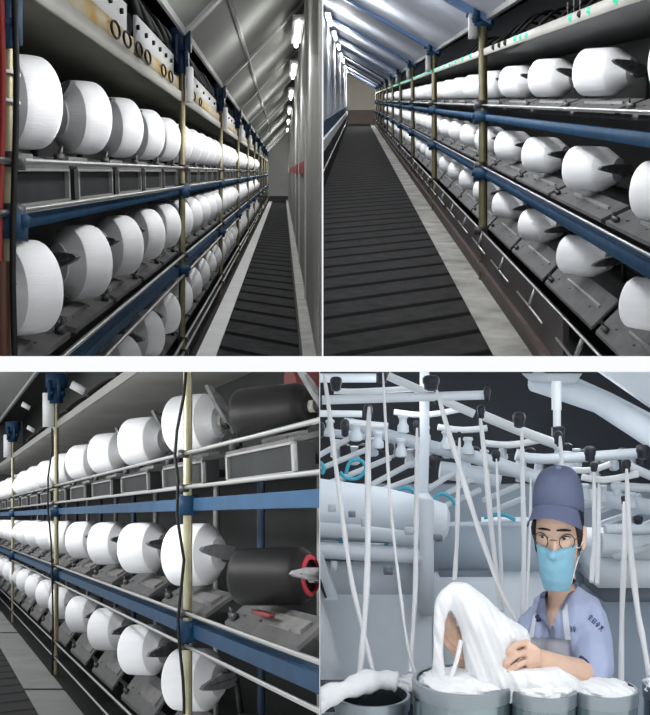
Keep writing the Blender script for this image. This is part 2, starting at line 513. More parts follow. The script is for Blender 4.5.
def lamp(name, room_pt, size, energy, rot=(0,0,0), col=(1,1,1), shape='RECTANGLE', spread=None):
    l = bpy.data.lights.new(name, 'AREA'); l.shape = shape; l.size = size[0]; l.size_y = size[1]; l.energy = energy; l.color = col
    if spread: l.spread = spread
    o = bpy.data.objects.new(name, l); COL.objects.link(o); o.location = room_pt; o.rotation_euler = rot
    return o

def line_fill(room, x, h, Y0, Y1, wpm, side, down, spread=75, width=.12):
    """added strip light without a fixture, running along the aisle, shining across it (side = -1 towards -x)"""
    a, b = room.P(x, Y0, h), room.P(x, Y1, h)
    d = (Vector((side*math.cos(R_(down)), 0, -math.sin(R_(down)))))
    y = (b-a).normalized(); d = (d - y*d.dot(y)).normalized(); z = -d; xx = y.cross(z)
    ln = (b-a).length
    o = lamp('aisle_fill', (0,0,0), (width, ln), wpm*ln)
    o.data.spread = R_(spread)
    M = Matrix((xx, y, z)).transposed().to_4x4(); M.translation = (a+b)/2
    o.matrix_world = M
    return o

def omni(name, p, rad, energy, col=(1,1,1)):
    l = bpy.data.lights.new(name, 'POINT'); l.shadow_soft_size = rad; l.energy = energy; l.color = col
    o = bpy.data.objects.new(name, l); COL.objects.link(o); o.location = p
    return o

def side_lamp(p, size, energy, theta, back=0):
    o = lamp('aisle_fill', p, size, energy, (0, 0, 0))
    t = R_(theta); s_ = -math.copysign(1, theta)
    d = Vector((-math.sin(t)*math.cos(R_(back)), -abs(math.sin(t))*math.sin(R_(back)), -math.cos(t)))
    o.data.spread = R_(105)
    o.rotation_euler = d.to_track_quat('-Z', 'Y').to_euler()
    return o

def tube_fixture(room, x, Y, h, ln, where, rad=.022):
    t = thing('tube_lamp', where, 'lamp', Matrix.Translation(room.P(x, Y, h)), 'tube lamps')
    m = MB(); room.bar(m, x-.05, x+.05, h+rad, h+rad+.05, Y-ln/2, Y+ln/2)
    obj('lamp_housing', m, M_white, t, room)
    m = MB(); room.rod(m, x, h, rad, Y-ln/2, Y+ln/2, 10)
    o = obj('lamp_tube', m, M_lampwhite, t, room, 60)
    if not t.children: bpy.data.objects.remove(t)
    return t

# ================================================================ hall 1, upper left
def hall1():
    r = R1; s = -1; X0 = .57; Xb = .66; fh = -1.17; Yend = 40
    where = 'upper left machine'
    posts = [2.05] + [5.64+3.5*n for n in range(10)]
    mach = machine(r, s, X0, 'long grey twisting machine with blue beams and chrome rails in the upper left view', [.04,-.145,-.82,-1.015,-1.66,-1.78],
        [(-.225,-.16),(-1.0,-.94)], posts, (.70,.79), 1.0, fh, (1.75, Yend), .019, [-.01, -.50, -.98], (.97,1.43), M_brass)
    cen = [(n, 2.54+.725*n) for n in range(0, 30)]
    # yarn row: height, rail below
    bobbin_row(r, s, Xb, X0, .268*Xb, .116, .09, .04, R_(48), cen, 28, .62, .04*X0, where, 'top', feed=(-.165,-.255), arm_len=1.8)
    bobbin_row(r, s, Xb, X0, -.445*Xb, .119, .09, .04, R_(48), cen, 10, .66, -.82*X0, where, 'middle', arm_len=1.8)
    bobbin_row(r, s, Xb, X0, -1.16*Xb, .116, .09, .04, R_(48), cen, 4, .66, -1.66*X0, where, 'bottom', arm_len=1.8)
    # guide plates above the shelf, one per bay
    M_yellow = mat('yellow stripe', (.60,.36,.04), .6, var=.7, scale=5, col2=(.62,.60,.50))
    ys = [2.3, 3.9, 5.55, 9.05, 12.55, 16.05, 19.55]
    for i, (a, b) in enumerate(zip(ys, ys[1:])):
        g = thing('guide_plate', f"white punched guide plate above the shelf, {ORD[i]} from the front, upper left view", 'guide plate', Matrix.Translation(r.P(-X0, (a+b)/2, .79*X0)), 'guide plates over the shelf')
        m = MB(); r.bar(m, -X0-.03, -X0-.045, .86*X0, 1.13*X0, a+.2, b-.06); obj('plate', m, M_white, g, r)
        m = MB(); r.bar(m, -X0-.002, -X0-.02, .795*X0, .90*X0, a+.18, b-.06); obj('strip', m, M_yellow, g, r)
        if g.children and i < 4:
            for q in range(6):
                Y = a+.2+(b-a-.3)*q/5.5
                m = MB(); m.lathe([(0,.011),(.012,.011),(.012,0)], Matrix.Translation(r.P(-X0-.03, Y, 1.04*X0)) @ Matrix.Rotation(PI/2, 4, 'Y'), 8)
                o = obj('stud', m, M_blackrub, g, r)
    # wire rings
    i = 0
    for Y in (3.35, 3.6, 3.9, 4.15, 4.7, 5.0, 6.3, 6.8):
        m = MB(); c = r.P(-X0+.01, Y, .80*X0)
        m.tube([c+r.rot.to_3x3() @ Vector((.0, math.cos(a)*.085, math.sin(a)*.026+.02)) for a in [2*PI*k/20 for k in range(21)]], .0045, 6, caps=False)
        o = obj('wire_ring', m, M_blackrub, None, r, 60)
        tag(o, f"thin dark wire ring on the yellow strip, {ORD[i]} from the front, upper left view", 'wire ring', 'wire rings over the shelf'); i += 1
    # black hoses overhead
    i = 0
    for k in range(14):
        Y = 3.9+.42*k
        m = MB(); pts = []
        for q in range(9):
            t = q/8
            pts.append(r.P(-X0-.06-.30*t+.05*math.sin(k*1.7)*t, Y+.55*t+.05*math.sin(k), 1.15*X0+.18*math.sin(PI*t*.9)+.12*t))
        m.tube(pts, .026, 8)
        o = obj('hose', m, M_blackrub, None, r, 60)
        if o is not None: tag(o, f"black curved hose above the guide plates, {ORD[i]} from the front, upper left view", 'hose', 'black hoses above the machine'); i += 1
    m = MB(); r.bar(m, -X0-.04, -1.02, 1.22, 1.25, 2.0, Yend); o = obj('top_light_blocker', m, M_dark, mach, r)  # board added to keep ambient light out of the machine top
    # small white ballast boxes beside the posts
    for i, Y in enumerate(posts[1:7]):
        m = MB(); c = r.P(-X0+.045, Y-.02, .86*X0); m.box(c, (.038,.05,.19)); m.bevel(.004)
        o = obj('ballast_box', m, M_white, None, r); tag(o, f"small white box hung beside the {ORD[i]} full post, upper left view", 'box', 'white boxes beside the posts')
    # cables down the first post
    for nm, dx, m_, lab in (('red_cable', .006, M_red, 'red cable tied down the brass front post, upper left view'), ('black_cable', .033, M_blackrub, 'black cable running down the brass front post, upper left view')):
        m = MB(); pts = [r.P(-X0+dx+.004*math.sin(h*9), 2.0, h) for h in [.5-.1*q for q in range(14)]]
        m.tube(pts, .0065, 8); tag(obj(nm, m, m_, None, r, 60), lab, 'cable')
    for i, h in enumerate((.20,.142)):
        m = MB(); c = r.P(-X0, 2.05, h); m.lathe([(-.003,.031),(.003,.031),(.003,.027),(-.003,.027),(-.003,.031)], Matrix.Translation(c), 16, closed=True)
        o = obj('cable_tie', m, M_white, None, r, 60); tag(o, f"white cable tie round the front post, {('upper','lower')[i]} of the two", 'cable tie', 'cable ties')
    m = MB(); m.tube([r.P(-X0+.005, 2.01, -.18), r.P(-X0+.008, 2.01, -.60)], .017, 10)
    o = obj('conduit', m, mat('brown conduit', (.10,.035,.02), .5), None, r, 60); tag(o, 'brown conduit along the foot of the brass front post, upper left view', 'conduit')
    m = MB(); c = r.P(-X0+.004, 2.04, .315); m.box(c, (.055,.05,.10)); m.box(c+Vector((.012,-.02,.0)), (.016,.03,.13)); m.tube([c+Vector((-.02,-.03,-.02)), c+Vector((.035,-.03,-.02))], .010, 8); m.bevel(.005)
    o = obj('blue_clamp', m, M_blue, None, r); tag(o, 'blue clamp block near the top of the front post, upper left corner', 'clamp')
    m = MB(); m.box((-1.15, 1.68, .55), (1.16, .03, 1.1)); obj('front_light_blocker', m, M_dark, mach, r)  # unseen panel added to keep front light off the near bobbins
    # floor, kerb, walls
    M_fl1 = slat_mat('floor slats one', (.055,.057,.06), (.024,.025,.027), -.9, 1, .42, .85, .3)
    m = MB(); r.bar(m, -.43, .20, fh-.05, fh, 5.5, Yend); struct('floor_grey', m, M_fl1, r, uvf=r.uv())
    m = MB(); r.bar(m, -.55, -.425, fh-.05, fh+.01, 5.5, Yend); struct('trim_kerb', m, mat('kerb white', (.78,.79,.79), .7, spec=.1, var=.08, scale=5), r)
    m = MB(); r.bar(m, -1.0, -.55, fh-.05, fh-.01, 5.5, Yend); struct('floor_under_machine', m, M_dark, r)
    M_w1 = mat('wall panels grey', (.40,.40,.385), .7, var=.15, scale=2, stretch=(1,.5,.2), spec=.06)
    m = MB(); r.bar(m, .20, .24, fh-.05, 1.60, 4.0, Yend); struct('wall_right', m, M_w1, r)
    # pilasters / door leaves on the right wall
    Y = 5.2; i = 0
    while Y < Yend-1:
        m = MB(); r.bar(m, .185, .205, fh+.08, 1.50, Y, Y+.12)
        struct('trim_pilaster', m, mat('pilaster', (.46,.46,.45), .7, spec=.06), r)
        m = MB(); r.bar(m, .188, .205, -.02, .10, Y+.2, Y+3.3)
        if Y > 7: struct('trim_red_band', m, mat('red band', (.40,.035,.03), .6), r)
        Y += 3.4
    m = MB(); r.bar(m, .12, .20, fh, fh+.07, 5.0, Yend); struct('baseboard_right', m, mat('base grey', (.36,.36,.34), .55, var=.3, scale=8), r)
    m = MB(); r.bar(m, .105, .121, fh, fh+.045, 5.0, Yend); struct('trim_gutter', m, M_dark, r)
    # ceiling
    m = MB(); r.sheet(m, (-.55,.80), (.20,1.58), (0,.03), 2.0, Yend); struct('ceiling_slope', m, M_ceil1, r)
    m = MB(); r.bar(m, -.562, -.545, .765, .81, 2.0, Yend); struct('trim_ceiling_edge', m, M_rib1, r)
    m = MB(); r.bar(m, -.325, -.305, 1.01, 1.06, 2.0, Yend); struct('trim_ceiling_rail', m, M_rib1, r)
    for Y in posts[1:]:
        m = MB()
        p = [(-.55,.765),(.19,1.535),(.19,1.585),(-.55,.80)]
        m.hexa([r.P(x,Y-.05,h) for x,h in p] + [r.P(x,Y+.05,h) for x,h in p]); struct('trim_ceiling_rib', m, M_rib1, r)
    # end wall, a leaning panel
    m = MB(); r.bar(m, -1.0, .24, fh-.1, 1.7, Yend-.3, Yend); struct('wall_end', m, mat('end wall', (.50,.50,.48), .6, var=.12, scale=1), r)
    m = MB(); r.bar(m, -1.0, .2, fh-.02, fh+.22, Yend-.36, Yend-.3); struct('baseboard_end', m, M_mid, r)
    for i, Y in enumerate((9.5, 13, 17, 21.5, 26, 31)):
        tube_fixture(r, .135, Y, 1.30, 1.6, f"white tube lamp by the wall top, {ORD[i]} from the front, upper left aisle")
    for Y, e in ((4.6,42),(7.5,55),(11,65),(15, 70),(20, 80),(26,90),(33, 90),(38.2,60)):
        omni('aisle_fill', r.P(.05, Y, .8), .08, e*.14)  # added point lights without fixtures, lifting ceiling and walls
    omni('aisle_fill', r.P(-.1, 36.5, .2), .1, 30)  # extra unseen light added for the far wall
    line_fill(r, .06, .38, 2.0, 5, 2.3, -1, 24); line_fill(r, .13, .38, 5, 37, 2.1, -1, 24); line_fill(r, -.05, .9, 5, 38, 2.6, -1, 80, 120)  # unseen strip lights added to brighten bobbins, then floor and wall
hall1()

# ================================================================ hall 2, upper right
def hall2():
    r = R2; s = 1; X0 = 1.05; Xb = 1.2; fh = -1.5; Yend = 62
    where = 'upper right machine'
    posts = [8.33+5.25*n for n in range(10)]
    mach = machine(r, s, X0, 'long twisting machine with brass posts and green lamps in the upper right view', [-.04,-.525,-1.04],
        [(-.165,-.115),(-.62,-.565)], posts, (.352,.405), 1.75, fh, (2.9, Yend), .037, [-.06, -.58, -1.09], (.575,.80), mat('olive brass post', (.10,.088,.04), .5, .3, var=.25, scale=10), under=mat('shelf grey two', (.17,.175,.175), .6, spec=.1), hs=1.35)
    cen = [(n, 4.94+1.284*n) for n in range(-1, 27)]
    bobbin_row(r, s, Xb, X0, .115*Xb, .114, .17, .09, R_(46), cen, 9, 1.24, -.04*X0, where, 'top', arm_len=2.4, style='bar', pr=.037)
    bobbin_row(r, s, Xb, X0, -.297*Xb, .114, .17, .09, R_(46), [(n, Y+.25) for n, Y in cen], 5, 1.24, -.525*X0, where, 'middle', arm_len=2.4, style='bar', pr=.037)
    bobbin_row(r, s, Xb, X0, -.695*Xb, .106, .17, .09, R_(46), [(n, Y+.42) for n, Y in cen], 0, 1.24, -1.04*X0, where, 'bottom', arm_len=2.4, style='bar', pr=.037)
    # green indicator lamps on the fascia
    i = 0
    Y = 3.9
    spots = []
    for (x, n) in ((630,2),(617,1),(589.5,1),(580,1),(571,1),(527,1),(521,1),(516,1)):
        spots.append(F*X0/(x-r.vx))
    spots += [F*X0/(x-r.vx) for x in (506,500,494)] + [9.2+.7*k for k in range(30)]
    for q, Y in enumerate(spots):
        rad = .016 if Y < 6.5 else .021
        m = MB(); c = r.P(X0, Y, .385*X0); 
        Mx = Matrix.Translation(c) @ Matrix.Rotation(-PI/2, 4, 'Y')
        m.lathe([(0,rad*1.15),(.004,rad*1.15),(.005,rad),(rad*.55,rad*.85),(rad*.9,rad*.5),(rad*1.05,0)], Mx, 12)
        o = obj('indicator_lamp', m, M_green if q not in (3,8,9,10) else M_blackrub, None, r, 50)
        tag(o, f"small {'green' if q not in (3,8,9,10) else 'dark'} indicator lamp on the shelf edge, {(ORD+['later']*20)[q]} from the front, upper right view", 'indicator lamp', 'indicator lamps on the shelf edge')
        if Y > 9:
            pass
    # front lower apron with brackets
    M_brown = mat('brown apron', (.026,.019,.017), .5, .1, var=.4, scale=6)
    m = MB(); r.sheet(m, (X0-.02,-1.10), (1.03,fh), (.03,0), 5.0, Yend); obj('apron', m, M_brown, mach, r)
    m = MB(); r.bar(m, 1.0, 1.034, -1.39, -1.35, 5.0, Yend); obj('apron_ledge', m, mat('rust ledge', (.06,.034,.028), .5, var=.4, scale=9), mach, r)
    Y = 5.0
    i = 0
    for k in range(26):
        Y = 4.6+1.284*.95*k
        b = thing('chrome_bracket', f"thin chrome bracket under the bottom rail, {ORD[i]} from the front, upper right view", 'bracket', Matrix.Translation(r.P(X0, Y, -1.25)), 'chrome brackets under the bottom rail'); 
        m = MB(); m.tube([r.P(X0-.05, Y-.42, -1.205), r.P(X0-.05, Y+.42, -1.195)], .007, 6); obj('bar', m, M_chrome, b, r)
        m = MB(); m.tube([r.P(X0-.05, Y, -1.20), r.P(X0-.012, Y, -1.10)], .012, 6); obj('stem', m, M_steel, b, r)
        if not b.children: bpy.data.objects.remove(b)
        else: i += 1
    # grey boxes hung by the heads
    for i, Y in enumerate(posts[:6]):
        m = MB(); c = r.P(X0-.085, Y, .47*X0 if i else .60*X0-.01); m.box(c, (.065,.08,.2)); m.bevel(.006)
        o = obj('ballast_box', m, mat('grey box', (.42,.43,.43), .5), None, r); tag(o, f"small grey box hung beside the {ORD[i]} post, upper right view", 'box', 'grey boxes beside the posts')
    # overhead hoses in the dark above the shelf
    i = 0
    for k in range(16):
        Y = 3.6+.5*k; m = MB(); pts = []
        for q in range(8):
            t = q/7; pts.append(r.P(X0+.12+.45*t, Y+.3*t+.1*math.sin(k*2.1), .46+.12*math.sin(PI*t)+.10*t+.03*math.sin(k)))
        m.tube(pts, .012, 6); o = obj('hose', m, M_dark, None, r, 60)
        if o is not None: tag(o, f"thin dark hose above the shelf, {ORD[i]} from the front, upper right view", 'hose', 'dark hoses above the shelf'); i += 1
    m = MB(); r.bar(m, X0+.12, 1.8, 1.02, 1.06, 2.9, Yend); obj('top_light_blocker', m, M_blackrub, mach, r)  # added cover that keeps the space above the shelf dark
    # wire hoops above the fascia
    for i, x in enumerate((560, 566, 572)):
        Y = F*X0/(x-r.vx); m = MB(); c = r.P(X0+.04, Y, .42*X0)
        m.tube([c+Vector((.02*math.cos(a), .08*math.cos(a), .055*math.sin(a))) for a in [PI*k/10 for k in range(11)]], .004, 6)
        o = obj('wire_ring', m, M_steel, None, r, 60); tag(o, f"thin wire hoop above the green lamps, {ORD[i]} of three, upper right view", 'wire ring', 'wire hoops')
    m = MB(); m.box((1.75, 2.75, 1.0), (1.16, .03, 2.0)); obj('front_light_blocker', m, M_dark, mach, r)  # unseen panel added to shade the nearest bobbins from the front
    # floor etc
    M_fl2 = slat_mat('floor slats two', (.035,.035,.035), (.013,.013,.013), 1.443, 1, .44, .85, .26)
    m = MB(); r.bar(m, -.62, .80, fh-.05, fh, 4.5, Yend); struct('floor_dark', m, M_fl2, r, uvf=r.uv())
    m = MB(); r.bar(m, .80, 1.03, fh-.05, fh+.004, 4.5, Yend); struct('trim_strip', m, mat('worn strip', (.30,.295,.275), .8, spec=.05, var=.45, scale=3.5), r)
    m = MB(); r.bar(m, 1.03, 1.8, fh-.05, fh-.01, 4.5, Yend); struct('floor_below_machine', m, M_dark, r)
    # left wall with bands
    M_w2 = mat('wall pale blue', (.46,.50,.56), .7, var=.15, scale=1.5, stretch=(1,.6,.15), spec=.06)
    m = MB(); r.bar(m, -.64, -.60, fh-.05, 1.66, 14, Yend); struct('wall_left', m, M_w2, r)
    m = MB(); r.bar(m, -.605, -.575, -.62, -.36, 14, Yend); struct('trim_blue', m, M_blue, r)
    m = MB(); r.bar(m, -.605, -.55, -.86, -.66, 14, Yend); struct('trim_ledge', m, mat('ledge grey', (.55,.57,.6), .5), r)
    m = MB(); r.bar(m, -.605, -.56, fh, -.88, 14, Yend); struct('trim_apron', m, M_dark, r)
    m = MB(); r.bar(m, -.56, -.545, -1.2, -1.16, 14, Yend); struct('trim_rail', m, M_chrome, r)
    Y = 15
    while Y < 60:
        m = MB(); r.bar(m, -.603, -.596, -.3, 1.55, Y, Y+.25); struct('trim_stud', m, mat('stud', (.62,.65,.70), .5), r); Y += 2.6
    # ceiling
    M_c2 = mat('ceiling sheet blue white', (.44,.47,.53), .7, var=.12, scale=1.5, spec=.06)
    m = MB(); r.sheet(m, (1.08,.69), (-.62,1.66), (0,.03), 4.0, Yend); struct('ceiling_slope', m, M_c2, r)
    m = MB(); r.bar(m, 1.06, 1.095, .66, .70, 4.0, Yend); struct('trim_ceiling_edge', m, mat('edge grey', (.20,.205,.21), .6, spec=.1), r)
    M_ribb = mat('rib blue', (.10,.19,.36), .45)
    for n in range(-1, 10):
        Y = 8.33+5.25*n
        m = MB(); p = [(1.10,.625),(-.60,1.60),(-.60,1.66),(1.10,.685)]
        m.hexa([r.P(x,Y-.11,h) for x,h in p] + [r.P(x,Y+.11,h) for x,h in p]); struct('trim_ceiling_rib', m, M_ribb, r)
    # end wall
    m = MB(); r.bar(m, -.64, 1.75, -.62, 2.0, Yend-.3, Yend); struct('wall_end', m, mat('end wall cream', (.62,.55,.44), .6), r)
    m = MB(); r.bar(m, -.64, 1.75, fh-.1, -.62, Yend-.32, Yend); struct('wall_end_lower', m, mat('end wall brown', (.16,.12,.09), .6), r)
    for i, Y in enumerate((18, 22.5, 27, 32, 37, 43, 50)):
        tube_fixture(r, -.50, Y, 1.42, 1.8, f"white tube lamp by the wall top, {ORD[i]} from the front, upper right aisle", .035)
    line_fill(r, .2, .55, 3.2, 14, 2.4, 1, 30); line_fill(r, -.25, .6, 14, 58, 2.3, 1, 26); line_fill(r, .1, .95, 5, 58, 5, 1, 80, 120)  # strip lights without fixtures, added for the bobbins and the floor
    omni('aisle_fill', r.P(.2, 56, .3), .1, 160)  # unseen light added to lift the end wall
    for Y, e in ((4.2, 80),(6.5, 90),(9,100),(12, 110),(16.5, 120),(21, 130),(27,150),(36, 180),(48,220),(57,200)):
        x = -.4 if Y > 14 else .12 if Y < 11 else -.05
        
        omni('aisle_fill', r.P(x, Y, 1.2 if Y > 14 else 1.05), .1, e*.3)  # added fill without fixtures, mainly for the ceiling sheet
hall2()

# ================================================================ hall 3, lower left
def hall3():
    r = R3; s = 1; X0 = 1.0; Xb = 1.1; fh = -1.2; Yend = 16
    where = 'lower left machine'
    posts = [3.82+3.85*n for n in range(3)]
    mach = machine(r, s, X0, 'long twisting machine with brass posts and two black rolls in the lower left view', [.246,.116,-.362,-.485,-.95,-1.07],
        [(.028,.075),(-.455,-.405)], posts, (.69,.74), 1.55, fh, (1.9, Yend), .0175, [.19, -.42, -.95], (.88,1.12), mat('pale brass post', (.46,.43,.28), .34, .65, var=.2, scale=14), under=mat('shelf grey three', (.42,.42,.39), .4, .1, var=.2, scale=3), hs=1.5, fascia=mat('fascia grey', (.26,.26,.24), .5))
    cen = [(n, 4.125+.935*n) for n in range(-2, 13)]
    bobbin_row(r, s, Xb, X0, .352*Xb, .121, .145, .055, R_(44), cen, 38, .70, .246*X0, where, 'top', feed=(-.165,-.255), black=(-1,-2), arm_len=1.8)
    bobbin_row(r, s, Xb, X0, -.137*Xb, .125, .145, .055, R_(44), cen, 8, .74, -.362*X0, where, 'middle', black=(-1,-2), arm_len=1.8, blk=(.09,.215,.03))
    bobbin_row(r, s, Xb, X0, -.605*Xb, .123, .145, .055, R_(44), cen, 2, .74, -.95*X0, where, 'bottom', black=(-1,-2), arm_len=1.8)
    # ballast boxes by the heads
    for i, Y in enumerate(posts[1:]):
        m = MB(); c = r.P(X0-.055, Y, .83*X0); m.box(c, (.085,.06,.26)); m.bevel(.006)
        o = obj('ballast_box', m, M_white, None, r); tag(o, f"white box hung below the blue head of the {('second','third')[i]} brass post, lower left view", 'box', 'white boxes beside the posts')
    # hanging black cables
    def cable(pts, lab, rad=.006):
        m = MB(); m.tube(pts, rad, 8); tag(obj('black_cable', m, M_blackrub, None, r, 60), lab, 'cable')
    Y = posts[0]
    cable([r.at(x, y, Y=Y-.05) for x, y in ((186,372),(184,395),(177,430),(175,455),(178,480),(177,515),(180,535),(184,560),(181,590),(178,620),(180,650),(183,680),(184,700),(184,714))], 'black cable hanging down the thick brass post, lower left view')
    Y = posts[1]
    cable([r.at(x, y, Y=Y-.05) for x, y in ((52,428),(52,450),(48,478),(48,510),(51,540),(52,565),(53,620),(52,680),(54,700))], 'black cable hanging along the second brass post, lower left view', .007)
    # shadowy upper space: red reel, pale tags
    for (x, y, w, h, m_, nm, lab) in ((302,380,30,22, mat('red flange',(.13,.02,.016),.6), 'red_reel', 'dull red reel end behind the black bobbin, lower left view'),):
        m = MB(); c = r.at(x, y, Y=3.6); m.lathe([(-.05,.02),(-.05,.045),(.05,.055),(.05,.02)], axis_matrix(Vector((.8,.5,.1)), c), 20); tag(obj(nm, m, m_, None, r), lab, 'reel')
    for i, (x, y) in enumerate(((78,388),(26,406),(31,429))):
        m = MB(); c = r.at(x, y, Y=(6.5,11,12)[i]); Mx = Matrix.Translation(c) @ Matrix.Rotation(.5,4,'Y') @ Matrix.Rotation(.4,4,'X'); m.box((0,0,0), (.10,.02,.05), Mx)
        o = obj('paper_tag', m, M_white, None, r); tag(o, f"pale tag hanging above the shelf, {('by the second post','under the ceiling sheet','lowest of three')[i]}, lower left view", 'tag', 'pale tags')
    # dark hoses above the shelf
    i = 0
    for k in range(14):
        Y = 4.2+.5*k; m = MB(); pts = []
        for q in range(8):
            t = q/7; pts.append(r.P(X0+.08+.42*t, Y+.3*t, .80+.08*math.sin(PI*t)+.10*t+.03*math.sin(k*3)))
        m.tube(pts, .015, 6); o = obj('hose', m, mat('dark brown hose', (.035,.025,.02), .6), None, r, 60)
        if o is not None: tag(o, f"dark hose above the shelf, {ORD[i]} from the front, lower left view", 'hose', 'dark hoses above the lower left shelf'); i += 1
    m = MB(); r.bar(m, X0+.1, 1.6, 1.55, 1.6, 2.4, Yend); obj('top_light_blocker', m, M_blackrub, mach, r)  # cover added to block light from above the shelf
    # uprights in the depth of the machine
    k = 0
    for Y in [2.2+.62*q for q in range(18)]:
        m = MB(); m.tube([r.P(1.36, Y, -1.2), r.P(1.36, Y, .2)], .016, 8)
        obj('inner_upright', m, M_blue2 if k % 2 else M_steel, mach, r, 60); k += 1
    # red drive belt piece and cream strip under the black bobbin
    m = MB(); m.box((0,0,0), (.02,.16,.012), r.frame(X0+.05, 3.12, -.298)); tag(obj('red_strip', m, mat('dull red',(.16,.02,.018),.6), None, r), 'thin red strip under the black bobbin, lower left view', 'strip')
    # floor
    M_fl3 = slat_mat('floor slats three', (.03,.03,.031), (.014,.014,.015), 1.6, 1, .26, .45, .22)
    m = MB(); r.bar(m, -.6, .686, fh-.05, fh, 5.0, Yend); struct('floor_slats', m, M_fl3, r, uvf=r.uv())
    m = MB(); r.bar(m, .686, .96, fh-.05, fh+.004, 5.0, Yend); struct('trim_pale_strip', m, mat('strip grey', (.24,.245,.24), .8, spec=.05, var=.15, scale=3), r)
    for Y in (6.95, 10.4):
        m = MB(); r.bar(m, .68, .965, fh-.02, fh+.008, Y, Y+.05); struct('trim_joint', m, M_dark, r)
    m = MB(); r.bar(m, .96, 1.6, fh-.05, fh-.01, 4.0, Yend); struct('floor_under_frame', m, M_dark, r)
    m = MB(); r.sheet(m, (.985,1.31), (-.2,2.2), (0,.03), 4.5, Yend); struct('ceiling_sheet', m, mat('ceiling dark grey', (.055,.057,.055), .5, .2, var=.2, scale=2), r)
    m = MB(); r.bar(m, .975, 1.0, 1.285, 1.33, 4.5, Yend); struct('trim_ceiling_edge', m, mat('edge grey three', (.22,.22,.21), .5), r)
    m = MB(); r.bar(m, -.6, 1.6, fh-.1, 2.3, Yend, Yend+.05); struct('wall_far', m, M_mid, r)
    line_fill(r, .22, .27, 2.0, 4.2, 3.3, 1, 14); line_fill(r, .15, .55, 4.2, 14, 2.7, 1, 26); line_fill(r, .3, .9, 6.2, 14, 2.5, 1, 80, 120)  # unseen fill strips added for bobbins and floor
    for Y, e in ((3.2,25),(5, 65),(7.5, 70),(11, 70)):
        omni('aisle_fill', r.P(.15, Y, min(1.1, .1605*Y-.15)), .1, e*.07)  # weak added fill points, no fixtures
hall3()
# ================================================================ hall 4, lower right: the worker among cotton slivers
class R4c:
    planes = R4P
R4 = R4c()
FZ = -1.86
M_slate = mat('slate wall', (.042,.048,.058), .7, var=.2, scale=2)
M_haze = mat('pale blue grey wall', (.46,.53,.61), .7, var=.25, scale=1.3)
M_pw = mat('pale machine paint', (.60,.65,.70), .5, var=.06, scale=5)
M_pg = mat('grey machine paint', (.74,.80,.86), .5, var=.12, scale=4)
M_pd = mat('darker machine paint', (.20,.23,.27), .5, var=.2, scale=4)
M_wt = mat('white enamel tube', (.74,.77,.80), .4)
M_knob = mat('black knob', (.012,.014,.022), .45)
M_sliver = mat('cotton sliver', (.81,.82,.84), .8, bump=.15, bscale=120, spec=.2, sheen=.3)
M_cyan = mat('cyan hose', (.06,.42,.58), .4)
M_can = mat('can metal', (.30,.37,.39), .2, .9, var=.25, scale=14, stretch=(1,1,.08))
M_rim = mat('can rim', (.30,.34,.37), .3, .8)
M_skin = mat('skin', (.70,.47,.35), .5, var=.06, scale=25)
M_skin_d = mat('lips', (.40,.17,.13), .5)
M_hair = mat('hair', (.012,.010,.010), .45)
M_cap = mat('cap cloth', (.225,.26,.40), .8, bump=.15, bscale=300, spec=.2)
M_mask = mat('mask blue', (.44,.78,.93), .75, spec=.2)
M_shirt = mat('shirt cloth', (.37,.42,.59), .8, bump=.12, bscale=60, spec=.2)
M_navy = mat('navy trim', (.02,.03,.12), .7)
M_apron = mat('apron white', (.86,.88,.94), .8, spec=.2)
M_trouser = mat('trouser cloth', (.08,.10,.18), .8)
M_frame = mat('glasses wire', (.06,.045,.035), .3, .6)
M_eye = mat('eye white', (.6,.58,.56), .3)
M_iris = mat('iris', (.015,.01,.008), .2)

def tline(name, lab, cat, pts, rpx, m, group=None, n=10, caps=True, parent=None, flat=1.0, smooth=60, up=None):
    """tube through (px, py, depth) stations; rpx radius in pixels there"""
    P = [px(x, y, Y) for x, y, Y in pts]
    rs = [(rpx[i] if isinstance(rpx, (list, tuple)) else rpx)*pts[i][2]/F for i in range(len(pts))]
    b = MB(); b.tube(P, rs, n, caps, flat, up)
    o = obj(name, b, m, parent, R4, smooth)
    if o is not None and parent is None: tag(o, lab, cat, group)
    return o

def smooth_pts(pts, k=4):
    """Catmull-Rom through stations"""
    P = [Vector(p) for p in pts]; out = []
    for i in range(len(P)-1):
        a = P[max(0,i-1)]; b = P[i]; c = P[i+1]; d = P[min(len(P)-1,i+2)]
        for q in range(k):
            t = q/k
            out.append(.5*((2*b)+(c-a)*t+(2*a-5*b+4*c-d)*t*t+(3*b-a-3*c+d)*t**3))
    out.append(P[-1]); return [tuple(p) for p in out]

